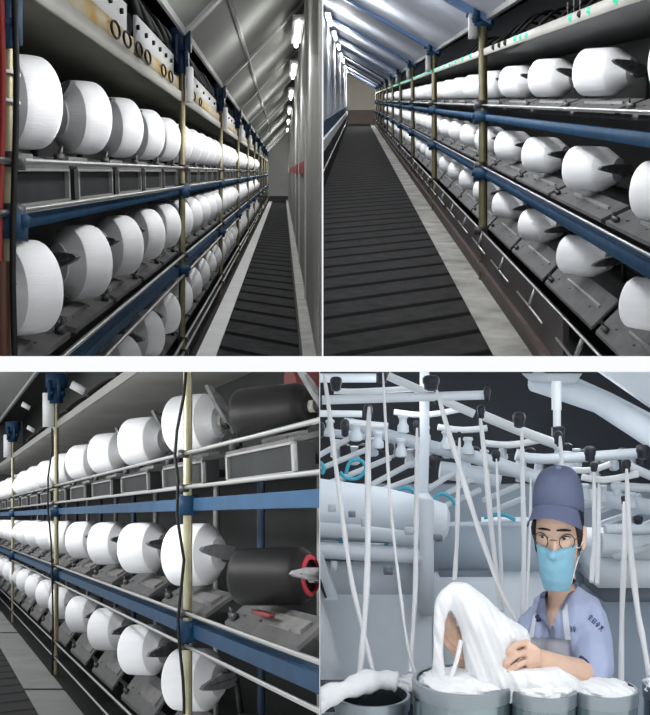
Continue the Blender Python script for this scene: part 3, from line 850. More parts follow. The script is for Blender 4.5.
def hall4_shell():
    m = MB(); m.box((.95, 5.45, -1.3), (2.5, .1, 3.4)); struct('wall_back', m, M_slate, R4)
    m = MB(); m.box((.95, 5.38, -1.9), (2.5, .05, 2.44)); struct('wall_back_lower', m, M_haze, R4)
    m = MB(); m.box((.95, 3.6, FZ-.03), (2.5, 4.0, .06)); struct('floor_hall', m, mat('hall floor', (.30,.33,.35), .5, var=.2, scale=3), R4)
    m = MB(); m.box((2.15, 3.6, -1.0), (.05, 4.0, 2.2)); struct('wall_side', m, M_haze, R4)
    # pale roof ducts, upper right corner
    tline('roof_duct', 'wide pale roof duct slanting down to the upper right edge, lower right view', 'duct', [(535,381,3.4),(600,402,3.2),(665,442,3.0)], [11,12,14], M_pg, None, 16)
    tline('roof_duct', 'narrow pale pipe above the wide roof duct, lower right view', 'duct', [(572,379,3.3),(610,396,3.2),(665,425,3.1)], [3.5,3.5,4], M_pg, None, 12)
    m = MB(); q = [px(594,366,3.2), px(680,366,3.2), px(680,425,3.2), px(650,405,3.2)]; m.prism(q, (0,.06,0)); tag(obj('roof_panel', m, M_pg, None, R4), 'pale grey roof panel in the top right corner, lower right view', 'panel')
    m = MB(); m.hexa([px(x,y,Y) for x,y,Y in ((522,374,3.2),(582,374,3.2),(575,384,3.2),(532,383,3.2),(522,373.5,3.5),(582,373.5,3.5),(575,384,3.5),(532,383,3.5))]); tag(obj('ceiling_plate', m, M_pw, None, R4), 'pale ceiling plate from which the thick pipe hangs', 'plate')
    pipe = thing('hanging_pipe', 'white vertical pipe hanging from the ceiling plate above the cap', 'pipe', Matrix.Translation(px(557,432,3.0)))
    m = MB(); m.tube([px(556.5,381,3.0), px(556.5,410,3.0)], .0150, 12); obj('upper_pipe', m, M_wt, pipe, R4, 60)
    m = MB(); m.tube([px(557,408,3.0), px(557,430,3.0)], .0115, 12); obj('lower_pipe', m, M_wt, pipe, R4, 60)
    m = MB(); m.lathe([(-.03,.012),(-.03,.02),(.025,.02),(.03,.012)], Matrix.Translation(px(558,436,3.0)), 12); obj('end_knob', m, M_knob, pipe, R4)

def knob(x, y, Y, w, h, lab, tilt=0.0):
    b = MB(); c = px(x,y,Y); sx, sz = w*Y/F/2, h*Y/F/2
    M = Matrix.Translation(c) @ Matrix.Rotation(tilt, 4, 'Y')
    b.lathe([(-sz, .35*sx),(-sz*.8,.8*sx),(-sz*.2,.85*sx),(0,1.0*sx),(sz*.6,1.0*sx),(sz*.9,.75*sx),(sz,.3*sx)], M, 12)
    return tag(obj('sliver_guide', b, M_knob, None, R4, 50), lab, 'sliver guide', 'black knobs on the guide arms')

def hall4_arms():
    g = 'white guide arms'
    A = [ # (pts, radius px, label)
      ([(322,400,2.5),(484,395,2.5)], 4.6, 'long grey-white guide arm across the upper left part of the hall, capped black', M_pg),
      ([(334,391,2.7),(360,391.5,2.7),(414,388.5,2.7)], 3.0, 'thin white arm just above the long guide arm', M_wt),
      ([(316,378,2.9),(376,378,2.9)], 4.5, 'pale tube in the top left corner of the hall', M_pg),
      ([(388,376,2.6),(420,390,2.6),(474,414,2.6)], 4.2, 'white rail slanting down behind the long guide arm', M_wt),
      ([(482,415,2.7),(518,430,2.7),(556,444,2.7)], 5.0, 'white rail slanting down towards the cap', M_wt),
      ([(394,412,2.8),(425,415,2.8),(462,409,2.8)], 3.0, 'short bowed arm under the slanting rail', M_wt),
      ([(438,427,2.8),(463,430,2.8),(487,428,2.8)], 3.2, 'short bowed arm left of the slanting rail end', M_wt),
      ([(484,443,2.8),(510,445,2.8),(540,440,2.8)], 3.4, 'bowed white arm left of the cap, upper of two', M_wt),
      ([(516,455,2.9),(545,459,2.9),(640,453,2.9)], 5.2, 'thick white arm behind the cap with black end', M_pw),
      ([(572,470,2.7),(592,470,2.7),(610,464,2.7)], 3.2, 'short bowed arm right of the cap, upper of two', M_wt),
      ([(582,477,2.6),(604,480,2.6),(638,474,2.6)], 3.4, 'bowed white arm right of the cap, lower of two', M_wt),
      ([(628,466,2.8),(665,482,2.8)], 4.5, 'white rail slanting out at the right edge of the hall', M_pw),
      ([(612,486,3.0),(665,489,3.0)], 4.2, 'pale arm at the right edge below the slanting rail', M_pw),
      ([(320,413.5,2.9),(362,414,2.9)], 3.4, 'short white arm at the left edge below the long guide arm', M_wt),
      ([(344,421,3.0),(365,424,3.0),(388,426,3.0)], 3.4, 'short white arm beside the left edge, lower one', M_wt),
      ([(350,424,3.1),(420,444,3.1),(485,460,3.0),(548,482,2.9)], [6,6.5,7,7], 'long blurred white rail sloping down from left to the cap', M_pw),
      ([(490,468,3.1),(540,476,3.1)], 5.5, 'pale arm left of the cap, lower of two', M_pw),
      ([(320,432,3.2),(365,436,3.2)], 4, 'pale arm low at the left edge', M_pg),
      ([(440,470,3.3),(500,478,3.3)], 9, 'wide pale housing below the long blurred rail', M_pg),
      ([(600,498,3.2),(665,510,3.2)], 8, 'wide pale housing at the right edge', M_pg),
      ([(575,500,3.2),(606,496,3.2)], 9, 'pale housing right behind the cap', M_pg),
    ]
    for pts, r, lab, m in A: tline('guide_tube', lab, 'arm', smooth_pts(pts, 3) if len(pts) > 2 else pts, r if not isinstance(r, list) else [r[min(len(r)-1, int(i/3))] for i in range((len(pts)-1)*3+1)], m, g, 12)
    pst = tline('support_post', 'white vertical post left of centre carrying the long guide arm', 'post', [(424.5,372,2.75),(424.5,440,2.75),(422,505,2.75)], [4.8,4.8,6], M_pg, None, 14)
    # leaning white bars of the lower left row
    B = [((318,456),(348,439)),((322,468),(368,449)),((340,479),(390,458)),((371,485),(412,463)),((383,490),(420,476)),((428,489),(452,474)),((446,494),(471,480)),((440,508),(480,490)),((322,485),(350,476)),((484,500),(518,486)),((490,512),(524,498)),((596,512),(640,496)),((600,524),(648,508)),((616,536),(662,518))]
    for i, (a, b) in enumerate(B):
        tline('slant_bar', f"white slanting bar, {ORD[i]} of the slanting row read from the left, lower right view" if i < 14 else '', 'bar', [(a[0],a[1],3.05+.02*i),(b[0],b[1],3.15+.02*i)], 2.8, M_wt, 'white slanting bars', 10)
    # white spool cups
    C = [(330,428,9,14),(356,432,11,16),(378,440,10,15),(401,448,10,16),(403,424,10,16),(447,440,11,17),(468,446,10,15),(426,434,8,14),(520,474,8,14),(585,492,9,14),(603,494,8,15),(617,488,8,12),(632,500,9,14),(566,462,14,18)]
    for i, (x, y, w, h) in enumerate(C):
        Y = 3.0; b = MB(); sx, sz = w*Y/F/1.6, h*Y/F/1.7
        b.lathe([(-sz,.55*sx),(-sz*.85,.95*sx),(-sz*.2,.9*sx),(sz*.1,.62*sx),(sz*.5,.6*sx),(sz*.75,.85*sx),(sz,.7*sx)], Matrix.Translation(px(x,y,Y)), 16)
        tag(obj('spool_cup', b, M_pw, None, R4, 50), f"pale waisted spool cup among the guide arms, {('at the left edge','under the short left arm','beside the third sliver, lower','left of the post, lower','left of the post, upper','right of the post','by the sixth sliver','on the post','left of the cap','first right of the cap','second right of the cap','third right of the cap','at the right edge','behind the top of the cap')[i]}", 'spool cup', 'pale spool cups')
    # a second, farther row of cups and dark stoppers
    for i in range(17):
        x = 336+18.5*i; y = 449+.9*i+6*math.sin(i*1.9); Y = 3.35; b = MB(); sx, sz = 10*Y/F/1.7, 17*Y/F/1.8
        if 520 < x < 590 and y > 470: continue
        b.lathe([(-sz,.5*sx),(-sz*.8,.95*sx),(-sz*.1,.9*sx),(sz*.2,.6*sx),(sz*.6,.6*sx),(sz*.8,.9*sx),(sz,.7*sx)], Matrix.Translation(px(x,y,Y)), 12)
        tag(obj('spool_cup', b, M_pg, None, R4, 50), f"small far spool cup deep among the arms, {ORD[i]} from the left edge of the hall", 'spool cup', 'far spool cups')
        b = MB(); c = px(x+9, y-2+4*math.cos(i*2.3), 3.32); b.lathe([(-.022,.008),(-.018,.017),(.018,.018),(.024,.008)], Matrix.Translation(c), 10)
        tag(obj('sliver_guide', b, M_knob, None, R4, 50), f"small far dark stopper deep among the arms, {ORD[i]} from the left edge of the hall", 'sliver guide', 'far dark stoppers')
    K = [(336,384,2.55,12,15,'black knob at the left end of the thin white arm'),(382,377,2.55,11,13,'black knob at the top edge, left of the slanting rail'),(431,383,2.5,17,16,'large black knob above the long guide arm'),
         (487,394,2.48,7,15,'black end cap of the long guide arm'),(368,412,2.6,9,15,'black knob hanging over the second sliver'),(319,430,2.6,12,16,'black knob at the left edge of the hall'),
         (345,428,2.8,9,18,'dark knob between the two left spool cups'),(437,398,2.5,7,12,'small black knob where the crossing sliver starts'),(481,412,2.5,8,14,'black knob at the end of the slanting rail'),
         (519,420,2.6,13,16,'black knob on the rail left of the hanging pipe'),(558,438,2.6,9,14,'black knob above the top of the cap'),(590,454,2.75,12,16,'black knob on the thick arm right of the cap'),
         (643,452,2.8,14,15,'black end cap of the thick arm at the right edge'),(626,466,2.6,10,14,'black knob over the last long sliver'),(594,467,2.6,8,10,'small black knob right behind the cap'),
         (496,456,2.8,9,12,'dark knob left of the cap over two slivers'),(416,426,2.8,6,12,'small dark knob over the fourth sliver'),(433,462,2.9,9,14,'dark knob under the long blurred rail'),(459,433,2.8,5,10,'small dark knob over the sixth sliver'),(390,449,2.9,8,12,'dark knob between low spool cups'),(624,500,2.8,6,9,'small dark knob over the thirteenth sliver'),(638,520,2.9,10,9,'dark knob low at the right edge')]
    for x, y, Y, w, h, lab in K: knob(x, y, Y, w, h, lab)
    # cyan hoses
    i = 0
    for pts in ([(346,474,3.0),(350,462,3.0),(360,460,3.0),(366,468,3.0),(358,478,3.0),(346,478,3.0),(340,472,3.0)], [(396,496,3.0),(402,488,3.0),(412,490,3.0),(414,498,3.0),(404,498,3.0)], [(432,502,3.0),(440,494,3.0),(450,497,3.0),(455,505,3.0)], [(320,462,3.0),(324,468,3.0),(322,474,3.0)], [(378,560,2.7),(386,545,2.7),(392,535,2.7),(391,520,2.7)], [(330,556,2.7),(338,548,2.7),(343,538,2.7)], [(484,518,3.1),(500,514,3.1),(515,520,3.1)]):
        o = tline('cyan_hose', f"cyan blue hose among the machines, {('looped under the slanting bars','beside the third sliver','below the support post','at the left edge','hanging below the roller by the third sliver','hanging below the roller at the left','low beside the cap')[i]}", 'hose', smooth_pts(pts, 4), 1.9, M_cyan, 'cyan hoses', 8); i += 1

def hall4_machines():
    # big horizontal roller body
    mc = thing('carding_machine', 'large pale machine with a round roller body at the left of the hall', 'machine', Matrix.Translation(Vector((.12, 3.0, FZ))))
    b = MB(); b.tube([px(300,507,2.75), px(380,515,2.75), px(430,521,2.75), px(444,523,2.75), px(448,523.5,2.75)], [31*2.75e-3, 28*2.75e-3, 22*2.75e-3, 19*2.75e-3, 12*2.75e-3], 24)
    obj('roller_body', b, M_pg, mc, R4, 40)
    b = MB(); b.tube([px(300,528,2.6), px(360,532,2.6), px(425,540,2.6)], 7*2.6e-3, 14); obj('front_roller', b, M_pw, mc, R4, 60)
    b = MB(); b.tube([px(300,549,2.6), px(422,556,2.6)], 8*2.6e-3, 14); obj('lower_roller', b, M_pg, mc, R4, 60)
    def blk(nm, x0, x1, y0, y1, Y, dep, m, bev=.006, zb=None):
        c0 = px(x0,y0,Y); c1 = px(x1,y1,Y)
        z1 = zb if zb is not None else c1.z
        q = MB(); q.box(((c0.x+c1.x)/2, Y+dep/2, (c0.z+z1)/2), (abs(c1.x-c0.x), dep, abs(c0.z-z1))); q.bevel(bev)
        return obj(nm, q, m, mc, R4)
    blk('cabinet', 300, 432, 598, 690, 2.62, .5, M_pg, .008, FZ)
    blk('cabinet_top', 300, 428, 566, 600, 2.66, .5, M_pw)
    blk('column', 420, 434, 500, 616, 2.58, .14, M_pg)
    blk('side_cabinet', 434, 560, 586, 700, 2.9, .3, M_pg, .01, FZ)
    blk('side_cabinet_top', 430, 570, 528, 588, 3.1, .12, M_haze, .01)
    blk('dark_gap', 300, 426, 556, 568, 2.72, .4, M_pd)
    blk('base_plinth', 300, 345, 686, 712, 2.56, .05, M_pd, .003)
    b = MB(); b.prism([px(318,552,2.5), px(322,556,2.5), px(338,600,2.5), px(318,600,2.5)], (0,.05,0)); obj('bracket_plate', b, M_pw, mc, R4)
    b = MB(); b.prism([px(318,577,2.49), px(321,580,2.49), px(327,598,2.49), px(325,598,2.49), px(318,582,2.49)], (0,.012,0)); obj('bracket_edge', b, M_knob, mc, R4)
    # right-hand machine
    mr = thing('carding_machine', 'pale machine with layered rollers at the right behind the worker', 'machine', Matrix.Translation(Vector((.95, 3.4, FZ))))
    def bl2(nm, x0, x1, y0, y1, Y, dep, m, bev=.008, zb=None):
        c0 = px(x0,y0,Y); c1 = px(x1,y1,Y); z1 = zb if zb is not None else c1.z
        q = MB(); q.box(((c0.x+c1.x)/2, Y+dep/2, (c0.z+z1)/2), (abs(c1.x-c0.x), dep, abs(c0.z-z1))); q.bevel(bev)
        return obj(nm, q, m, mr, R4)
    M_bg = mat('blue grey cabinet', (.33,.39,.47), .6)
    bl2('cabinet', 606, 700, 606, 700, 3.0, .5, M_bg, .01, FZ)
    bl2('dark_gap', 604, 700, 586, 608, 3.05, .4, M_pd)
    bl2('hood', 598, 700, 556, 588, 2.95, .5, M_pg)
    bl2('rear_panel', 576, 612, 560, 700, 3.3, .3, M_bg, .01, FZ)
    b = MB(); b.tube([px(600,545,2.95), px(700,552,2.95)], 12*2.95e-3, 16); obj('roller', b, M_pw, mr, R4, 60)
    b = MB(); b.tube([px(605,530,3.0), px(700,528,3.0)], 6*3e-3, 14); obj('thin_roller', b, M_pg, mr, R4, 60)
    b = MB(); b.prism([px(612,556,2.9), px(650,545,2.9), px(650,551,2.9), px(618,561,2.9)], (0,.04,0)); obj('cover_flap', b, M_pw, mr, R4)
    # vertical grey machine parts behind the strands left of the worker
    mk = thing('drawing_frame', 'blurred grey machine with dark blocks between the cloth and the worker', 'machine', Matrix.Translation(Vector((.62, 3.6, FZ))))
    def bl3(nm, x0, x1, y0, y1, Y, dep, m):
        c0 = px(x0,y0,Y); c1 = px(x1,y1,Y); q = MB(); q.box(((c0.x+c1.x)/2, Y+dep/2, (c0.z+c1.z)/2), (abs(c1.x-c0.x), dep, abs(c0.z-c1.z))); q.bevel(.012)
        return obj(nm, q, m, mk, R4)
    bl3('body', 484, 532, 540, 840, 3.5, .3, M_haze)
    bl3('dark_block', 440, 500, 572, 585, 3.02, .05, M_pd)
    bl3('grey_block', 503, 534, 552, 590, 3.35, .08, M_pd)
    bl3('pale_block', 486, 534, 522, 548, 3.3, .1, M_pg)
    # little fittings on the roller bodies
    for i, (x, y, w, h) in enumerate(((332,508,8,6),(352,514,7,5),(410,531,10,6),(438,538,8,5),(334,566,6,8),(388,570,9,7),(364,522,6,8))):
        c = px(x,y,2.52); q = MB(); q.box(c, (w*2.5e-3, .03, h*2.5e-3)); q.bevel(.003)
        obj('fitting', q, (M_pw, M_pd)[i % 2], mc, R4)

SL = [
 ([(324,374,2.45),(329,410,2.42),(335,460,2.36),(341,505,2.3),(345,537,2.28),(352,583,2.24),(364.5,637,2.18),(374.5,678,2.12)], 2.4, 'first from the hall\'s left edge, leaning right and crossing the second'),
 ([(369,407,2.5),(368,460,2.4),(368,535,2.3),(366,599,2.22),(361,660,2.15),(359,682,2.12)], 2.5, 'second from the left edge, hanging almost straight'),
 ([(383,373,2.45),(386,430,2.4),(390,500,2.33),(394,540,2.3),(401,598,2.22),(408,647,2.16),(418,680,2.12)], 1.6, 'third from the left edge, thin and greyish'),
 ([(417,428,2.6),(416.5,500,2.5),(416,540,2.4),(415,598,2.3),(410,672,2.2)], 2.0, 'fourth from the left edge, before the grey column'),
 ([(436.8,390.5,2.45),(448,430,2.4),(457,459,2.36),(470,502,2.3),(482.5,540,2.26),(500,588,2.2),(519,624,2.15)], 2.4, 'long one slanting from the big knob down to the cloth'),
 ([(459.6,438,2.6),(458,490,2.5),(457,538,2.4),(454.6,581,2.25)], 1.8, 'one that ends on top of the draped cloth'),
 ([(480,416,2.5),(485,461,2.45),(492.6,540,2.4),(501.5,611,2.3)], 2.2, 'seventh from the left edge, ending at the right of the cloth'),
 ([(496.4,459,2.7),(500,540,2.6),(502.7,611,2.5)], 1.8, 'eighth from the left edge, paired behind the seventh'),
 ([(521.8,428.5,2.55),(523,500,2.5),(524,540,2.45),(523,616,2.3)], 2.6, 'broad one just left of the cap'),
 ([(530.7,478,2.8),(529.5,540,2.75),(526,616,2.6)], 1.5, 'thin one touching the left of the cap'),
 ([(560,436,2.5),(561,452,2.5),(562,468,2.48)], 2.2, 'short one ending behind the top of the cap'),
 ([(594,470,2.6),(594,540,2.5),(591.5,582,2.4)], 2.0, 'left one of the pair behind the shoulder'),
 ([(599,480,2.7),(598.5,540,2.6),(597,584,2.45)], 1.8, 'right one of the pair behind the shoulder'),
 ([(626.6,469,2.5),(629.7,540,2.4),(637,606,2.25),(643,640,2.2),(650,680,2.14)], 2.4, 'last on the right, slanting to the right edge'),
 ([(624,502,2.7),(624.6,540,2.6),(622,611,2.4),(621,692,2.2)], 2.2, 'straight one ending at the rightmost can'),
]
def hall4_slivers():
    for pts, r, lab in SL:
        sp = smooth_pts(pts, 4)
        n = len(sp)
        rr = [r*1.22*(.45+.55*min(1, i/3.0))*(1+.12*math.sin(i*1.3)) for i in range(n)]
        tline('cotton_sliver', f"white hanging cotton sliver, {lab}", 'sliver', sp, rr, M_sliver, 'hanging cotton slivers', 8, flat=.8)

def can(cx, yc, Y, rp, lab):
    r = rp*Y/F; c = px(cx, yc, Y)
    t = thing('sliver_can', lab, 'can', Matrix.Translation(Vector((c.x, Y, FZ))), 'metal sliver cans')
    z = c.z
    h = z-FZ
    M = Matrix.Translation((c.x, Y, FZ))
    b = MB(); prof = [(0,r*.98),(.02,r)]
    for k in range(1,5): prof += [(h*k/5-.012,r),(h*k/5,r*1.015),(h*k/5+.012,r)]
    prof += [(h-.02,r),(h-.02,r*.955),(.03,r*.95),(.03,0)]
    b.lathe(prof, M, 40); obj('can_body', b, M_can, t, R4, 40)
    b = MB(); b.lathe([(h-.026,r*1.0),(h-.026,r*1.035),(h-.004,r*1.045),(h,r*1.02),(h,r*.95),(h-.02,r*.95),(h-.026,r*1.0)], M, 40, closed=True); obj('can_rim', b, M_rim, t, R4, 40)
    return c, r

def heap(name, lab, c, rx, ry, rz, seed, m=None, cat='sliver heap'):
    b = MB(); bmesh.ops.create_icosphere(b.bm, subdivisions=5, radius=1)
    for v in b.bm.verts:
        p = v.co.copy(); n = noise.fractal(p*2.6+Vector((seed,0,0)), 1, 2, 4)
        s_ = 1+.16*n + .05*math.sin(p.x*14+p.y*9+seed)
        v.co = Vector((p.x*rx*s_, p.y*ry*s_, p.z*rz*s_)) + c
    o = obj(name, b, m or M_sliver, None, R4, 180); return tag(o, lab, cat)

def hall4_cans():
    c, r = can(463, 679, 1.97, 49, 'metal sliver can under the draped cloth, teal tinged, left of the three middle cans')
    heap('sliver_heap', 'white sliver heaped in the can under the draped cloth', c+Vector((0,0,-.012)), r*.9, r*.9, .024, 3)
    c, r = can(543, 688, 1.93, 32, 'metal sliver can in front of the worker, between two others')
    heap('sliver_heap', 'white sliver heaped in the can in front of the worker', c+Vector((0,0,-.004)), r*.9, r*.9, .022, 5)
    c, r = can(603, 687, 1.95, 33, 'metal sliver can under the elbow at the right, ribs shining')
    heap('sliver_heap', 'white sliver heaped in the can under the elbow', c+Vector((0,0,-.006)), r*.92, r*.92, .016, 7)
    c, r = can(372, 694, 2.06, 37, 'dark metal sliver can at the left below the two crossing slivers')
    b = MB()
    pts = smooth_pts([(312,705,2.0),(330,695,2.0),(350,688,2.02),(366,682,2.04),(385,680,2.06),(398,682,2.06)], 5)
    P = [px(*p) for p in pts]; n = len(P)
    b.tube(P, [(.021+.003*math.sin(i*.55)+.002*math.sin(i*1.3))*(.6 if i in (0,n-1) else 1) for i in range(n)], 14)
    tag(obj('sliver_roll', b, M_sliver, None, R4, 180), 'thick white sliver roll lying over the can at the lower left', 'sliver')
    c, r = can(668, 684, 2.02, 24, 'metal sliver can cut by the right edge')
    heap('sliver_heap', 'white sliver heaped in the can at the right edge', c+Vector((0,0,-.004)), r*.92, r*.92, .022, 11)
    c, r = can(416, 684, 2.16, 24, 'small dark sliver can behind, between the left can and the draped cloth')
    heap('sliver_heap', 'white sliver heaped in the small can beside the draped cloth', c+Vector((0,0,-.004)), r*.92, r*.92, .02, 12)

hall4_shell(); hall4_arms(); hall4_machines(); hall4_slivers(); hall4_cans()
# ================================================================ the worker
def remesh(mb, voxel, smooth_it=4, name='body'):
    me = mb.mesh(name, None)
    o = bpy.data.objects.new('tmp', me); COL.objects.link(o)
    r = o.modifiers.new('r', 'REMESH'); r.mode = 'VOXEL'; r.voxel_size = voxel
    s_ = o.modifiers.new('s', 'SMOOTH'); s_.factor = .5; s_.iterations = smooth_it
    dg = bpy.context.evaluated_depsgraph_get()
    m2 = bpy.data.meshes.new_from_object(o.evaluated_get(dg))
    bpy.data.objects.remove(o); bpy.data.meshes.remove(me)
    b = MB(); b.bm.from_mesh(m2); bpy.data.meshes.remove(m2)
    return b

HC = px(558.5, 532, 2.10)           # head centre
HYAW, HPITCH = R_(-21), R_(6)
HM = Matrix.Translation(HC) @ Matrix.Rotation(HYAW, 4, 'Z') @ Matrix.Rotation(HPITCH, 4, 'X')
HW, HD, HH = .0475, .076, .117       # half width, depth, height
def interp(tab, t):
    if t <= tab[0][0]: return tab[0][1]
    for (a, va), (b, vb) in zip(tab, tab[1:]):
        if t <= b:
            k = (t-a)/(b-a); k = k*k*(3-2*k)
            return va+(vb-va)*k
    return tab[-1][1]
TW = [(-1,.20),(-.9,.40),(-.72,.62),(-.5,.78),(-.25,.91),(0,.975),(.25,1.0),(.5,.95),(.75,.74),(.9,.47),(1,.02)]
TF = [(-1,.66),(-.9,.80),(-.72,.86),(-.5,.86),(-.25,.87),(0,.86),(.12,.92),(.3,.95),(.5,.90),(.75,.68),(.9,.43),(1,.02)]
TB = [(-1,.0),(-.8,.12),(-.6,.30),(-.4,.55),(-.2,.78),(.1,.97),(.35,1.0),(.6,.88),(.8,.62),(.9,.45),(1,.02)]
def head_local(th, t, off=0.0):
    w = interp(TW, t); f = interp(TF, t); bk = interp(TB, t)
    c, s_ = math.cos(th), math.sin(th)
    x = HW*w*math.copysign(abs(s_)**.9, s_)
    y = -HD*(f if c > 0 else bk)*math.copysign(abs(c)**(.85 if c > 0 else 1), c)
    # nose
    n = math.exp(-((th/.17)**2)) * (max(0, 1-abs((t+.22)/.12))*.6 + max(0, min(1, (.08-t)/.30))*(1 if t > -.24 else max(0, 1-(-.24-t)/.07)))
    y -= .016*n
    # eye sockets
    for q in (-1, 1):
        y += .006*math.exp(-(((th-q*.42)/.22)**2) - ((t-.0)/.10)**2)
    # cheeks, lips
    y -= .003*math.exp(-((abs(th)-.55)/.25)**2 - ((t+.28)/.15)**2)
    y -= .004*math.exp(-((th/.25)**2) - ((t+.55)/.05)**2)
    p = Vector((x, y, HH*t))
    if off:
        d = Vector((x/HW, y/HD, t*.5)); d.normalize(); p += d*off
    return p
HP = lambda th, t, off=0.0: HM @ head_local(th, t, off)

def person():
    person_ = thing('person', 'worker in a grey-blue cap, glasses, blue mask and white apron gathering white cloth', 'person', Matrix.Translation(Vector((px(570,700,2.12).x, 2.14, FZ))))
    # ---------- body: head, neck, chest, arms and hands as one surface
    b = MB()
    rings = []
    N = 48
    for i in range(41):
        t = -1+2*i/40
        rings.append([HP(2*PI*k/N, max(-1,min(1,t))) for k in range(N)])
    b.loft(rings)
    Y0 = 2.13
    def T(pts, r, n=14): b.tube([px(*p) for p in pts], [q*.0021 for q in r], n)
    T([(562,552,Y0+.0),(562,575,Y0),(562,595,Y0+.005),(562,610,Y0+.01),(563,640,Y0+.02)], [9,13,14,17,24], 18)           # neck
    def ring(xc, y, Y, hw, hd, n=28):
        c = px(xc, y, Y); return [c+Vector((hw*.0021*math.cos(2*PI*k/n), hd*math.sin(2*PI*k/n), 0)) for k in range(n)]
    b.loft([ring(563,598,Y0+.02,14,.04), ring(564,608,Y0+.02,27,.055), ring(565,622,Y0+.02,32,.065), ring(566,660,Y0+.02,33,.068), ring(567,720,Y0+.02,32,.065), ring(568,800,Y0+.02,36,.07), ring(568,860,Y0+.02,36,.07)])
    # her left arm (on the right in the picture)
    T([(587,613,Y0+.02),(593,640,Y0-.03),(591,670,Y0-.10)], [11,11,12])
    T([(591,672,Y0-.10),(578,674,Y0-.125),(560,669,Y0-.15),(545,662,Y0-.17),(535,658,Y0-.18)], [12,15,13.5,11,9.5])
    # her right arm
    T([(534,624,Y0),(520,655,Y0-.03),(506,690,Y0-.06)], [12,12,12])
    T([(506,690,Y0-.06),(485,680,Y0-.08),(466,664,Y0-.10),(460,656,Y0-.105)], [12,11.5,9,8])
    # left hand: palm, four fingers curling round the cloth, thumb
    yh = Y0-.19
    def H(pts, r): b.tube([px(*p) for p in pts], [q*.0019 for q in r], 10)
    b.loft([[px(x+dx, y+dy, yh+dz) for dx, dy, dz in ((0,-h,-.012),(0,-h*.5,-.019),(0,h*.5,-.019),(0,h,-.012),(0,h,.010),(0,0,.014),(0,-h,.010))] for x, y, h in ((541,658,8.5),(536,656.5,11),(531,656,13.5),(528,655.5,14.5),(526.5,655.5,13))])
    H([(528,642.5,yh-.006),(518,644,yh-.020),(509,651,yh-.018),(503.5,659,yh+.002)], [3.7,3.5,3.3,2.8])
    H([(527,651.5,yh-.008),(516,655,yh-.024),(507,662.5,yh-.020),(503.5,669,yh+.002)], [3.8,3.6,3.4,2.9])
    H([(527,660.5,yh-.008),(517,665.5,yh-.023),(508.5,672,yh-.018),(506,677.5,yh+.002)], [3.7,3.5,3.3,2.8])
    H([(528,668,yh-.004),(521,674,yh-.016),(515,680.5,yh-.012),(513,684,yh+.002)], [3.3,3.1,2.9,2.5])
    H([(533,650,yh+.006),(524,648,yh+.022),(514,652,yh+.026),(508,658,yh+.024)], [6,5.4,5,4.2])
    # right hand seen through the fold of the cloth
    y2 = Y0-.115
    b.loft([[px(x+dx, y+dy, y2+dz) for dx, dy, dz in ((-h,0,-.008),(-h*.4,0,-.015),(h*.4,0,-.015),(h,0,-.008),(h,0,.010),(-h,0,.010))] for x, y, h in ((461,660,6),(458,652,8),(455,644,9),(453,638,8.5))])
    H([(449,640,y2-.006),(446,631,y2-.012),(445,622,y2-.010),(447,615,y2)], [3.6,3.5,3.2,2.7])
    H([(453,638,y2-.008),(450,628,y2-.016),(449,620,y2-.012),(450.5,614,y2)], [3.7,3.6,3.3,2.8])
    H([(457,640,y2-.008),(454.5,631,y2-.015),(453,624,y2-.010),(454,619,y2)], [3.6,3.4,3.1,2.7])
    H([(460,645,y2-.004),(459,637,y2-.010),(457.5,631,y2-.008),(457.5,627,y2)], [3.3,3.1,2.8,2.4])
    H([(454,650,y2-.012),(448,646,y2-.022),(444,641,y2-.022),(443,636,y2-.018)], [4.2,3.8,3.4,2.8])
    # legs
    for q in (-1, 1):
        b.tube([px(568+q*17,840,Y0+.02), px(568+q*17,1050,Y0+.01), Vector((px(568+q*17,850,Y0).x, Y0+.02, FZ+.06))], [.062,.045,.032], 14)
        c = Vector((px(568+q*17,850,Y0).x, Y0-.03, FZ+.035)); b.tube([c+Vector((0,.07,0)), c+Vector((0,-.10,-.004))], [.034,.028], 10)
    bb = remesh(b, .0022, 2)
    body = obj('body', bb, M_skin, person_, R4, 180)
    # ear
    m = MB()
    for q in (1,):
        c = HP(q*PI*.48, -.08, .003)
        ex = (HM.to_3x3() @ Vector((.35*q, .75, .1))).normalized(); ez = (HM.to_3x3() @ Vector((0,.15,1))).normalized(); en = ex.cross(ez).normalized()
        pts = []
        outl = [(0,-.022),(.006,-.020),(.010,-.008),(.013,.006),(.012,.017),(.007,.022),(0,.019)]
        m.tube([c+ex*a+ez*z for a, z in outl], .0042, 8)
        m.prism([c+ex*a*.85+ez*z*.9-en*.003 for a, z in outl], en*.006)
    obj('ear', remesh(m, .0016, 3), M_skin, person_, R4, 180)
    # ---------- eyes, brows
    for q in (-1, 1):
        c = HP(q*.40, .045, .0035)
        ex = (HP(q*.40+.05,.045)-HP(q*.40-.05,.045)).normalized(); ez = (HM.to_3x3() @ Vector((0,-.1,1))).normalized(); en = -(ex.cross(ez)).normalized()
        if (en.dot(HM.to_3x3() @ Vector((0,-1,0)))) < 0: en = -en
        m = MB(); m.prism([c+ex*(.0105*math.cos(a))+ez*(.0030*math.sin(a))*(1 if math.sin(a)>0 else .8)-en*.001 for a in [2*PI*k/20 for k in range(20)]], en*.002)
        e = obj('eye', m, M_eye, person_, R4, 40)
        m = MB(); m.prism([c+ex*(.0042*math.cos(a)-.0028)+ez*(.0026*math.sin(a)-.0008)+en*.0008 for a in [2*PI*k/16 for k in range(16)]], en*.0008); obj('iris', m, M_iris, e, R4)
        m = MB(); m.tube([c+ex*(.0118*k/5)+ez*(.0034*(1-(k/5)**2)+.0003)+en*.0015 for k in range(-5,6)], .0011, 6); obj('eyelash', m, M_hair, e, R4)
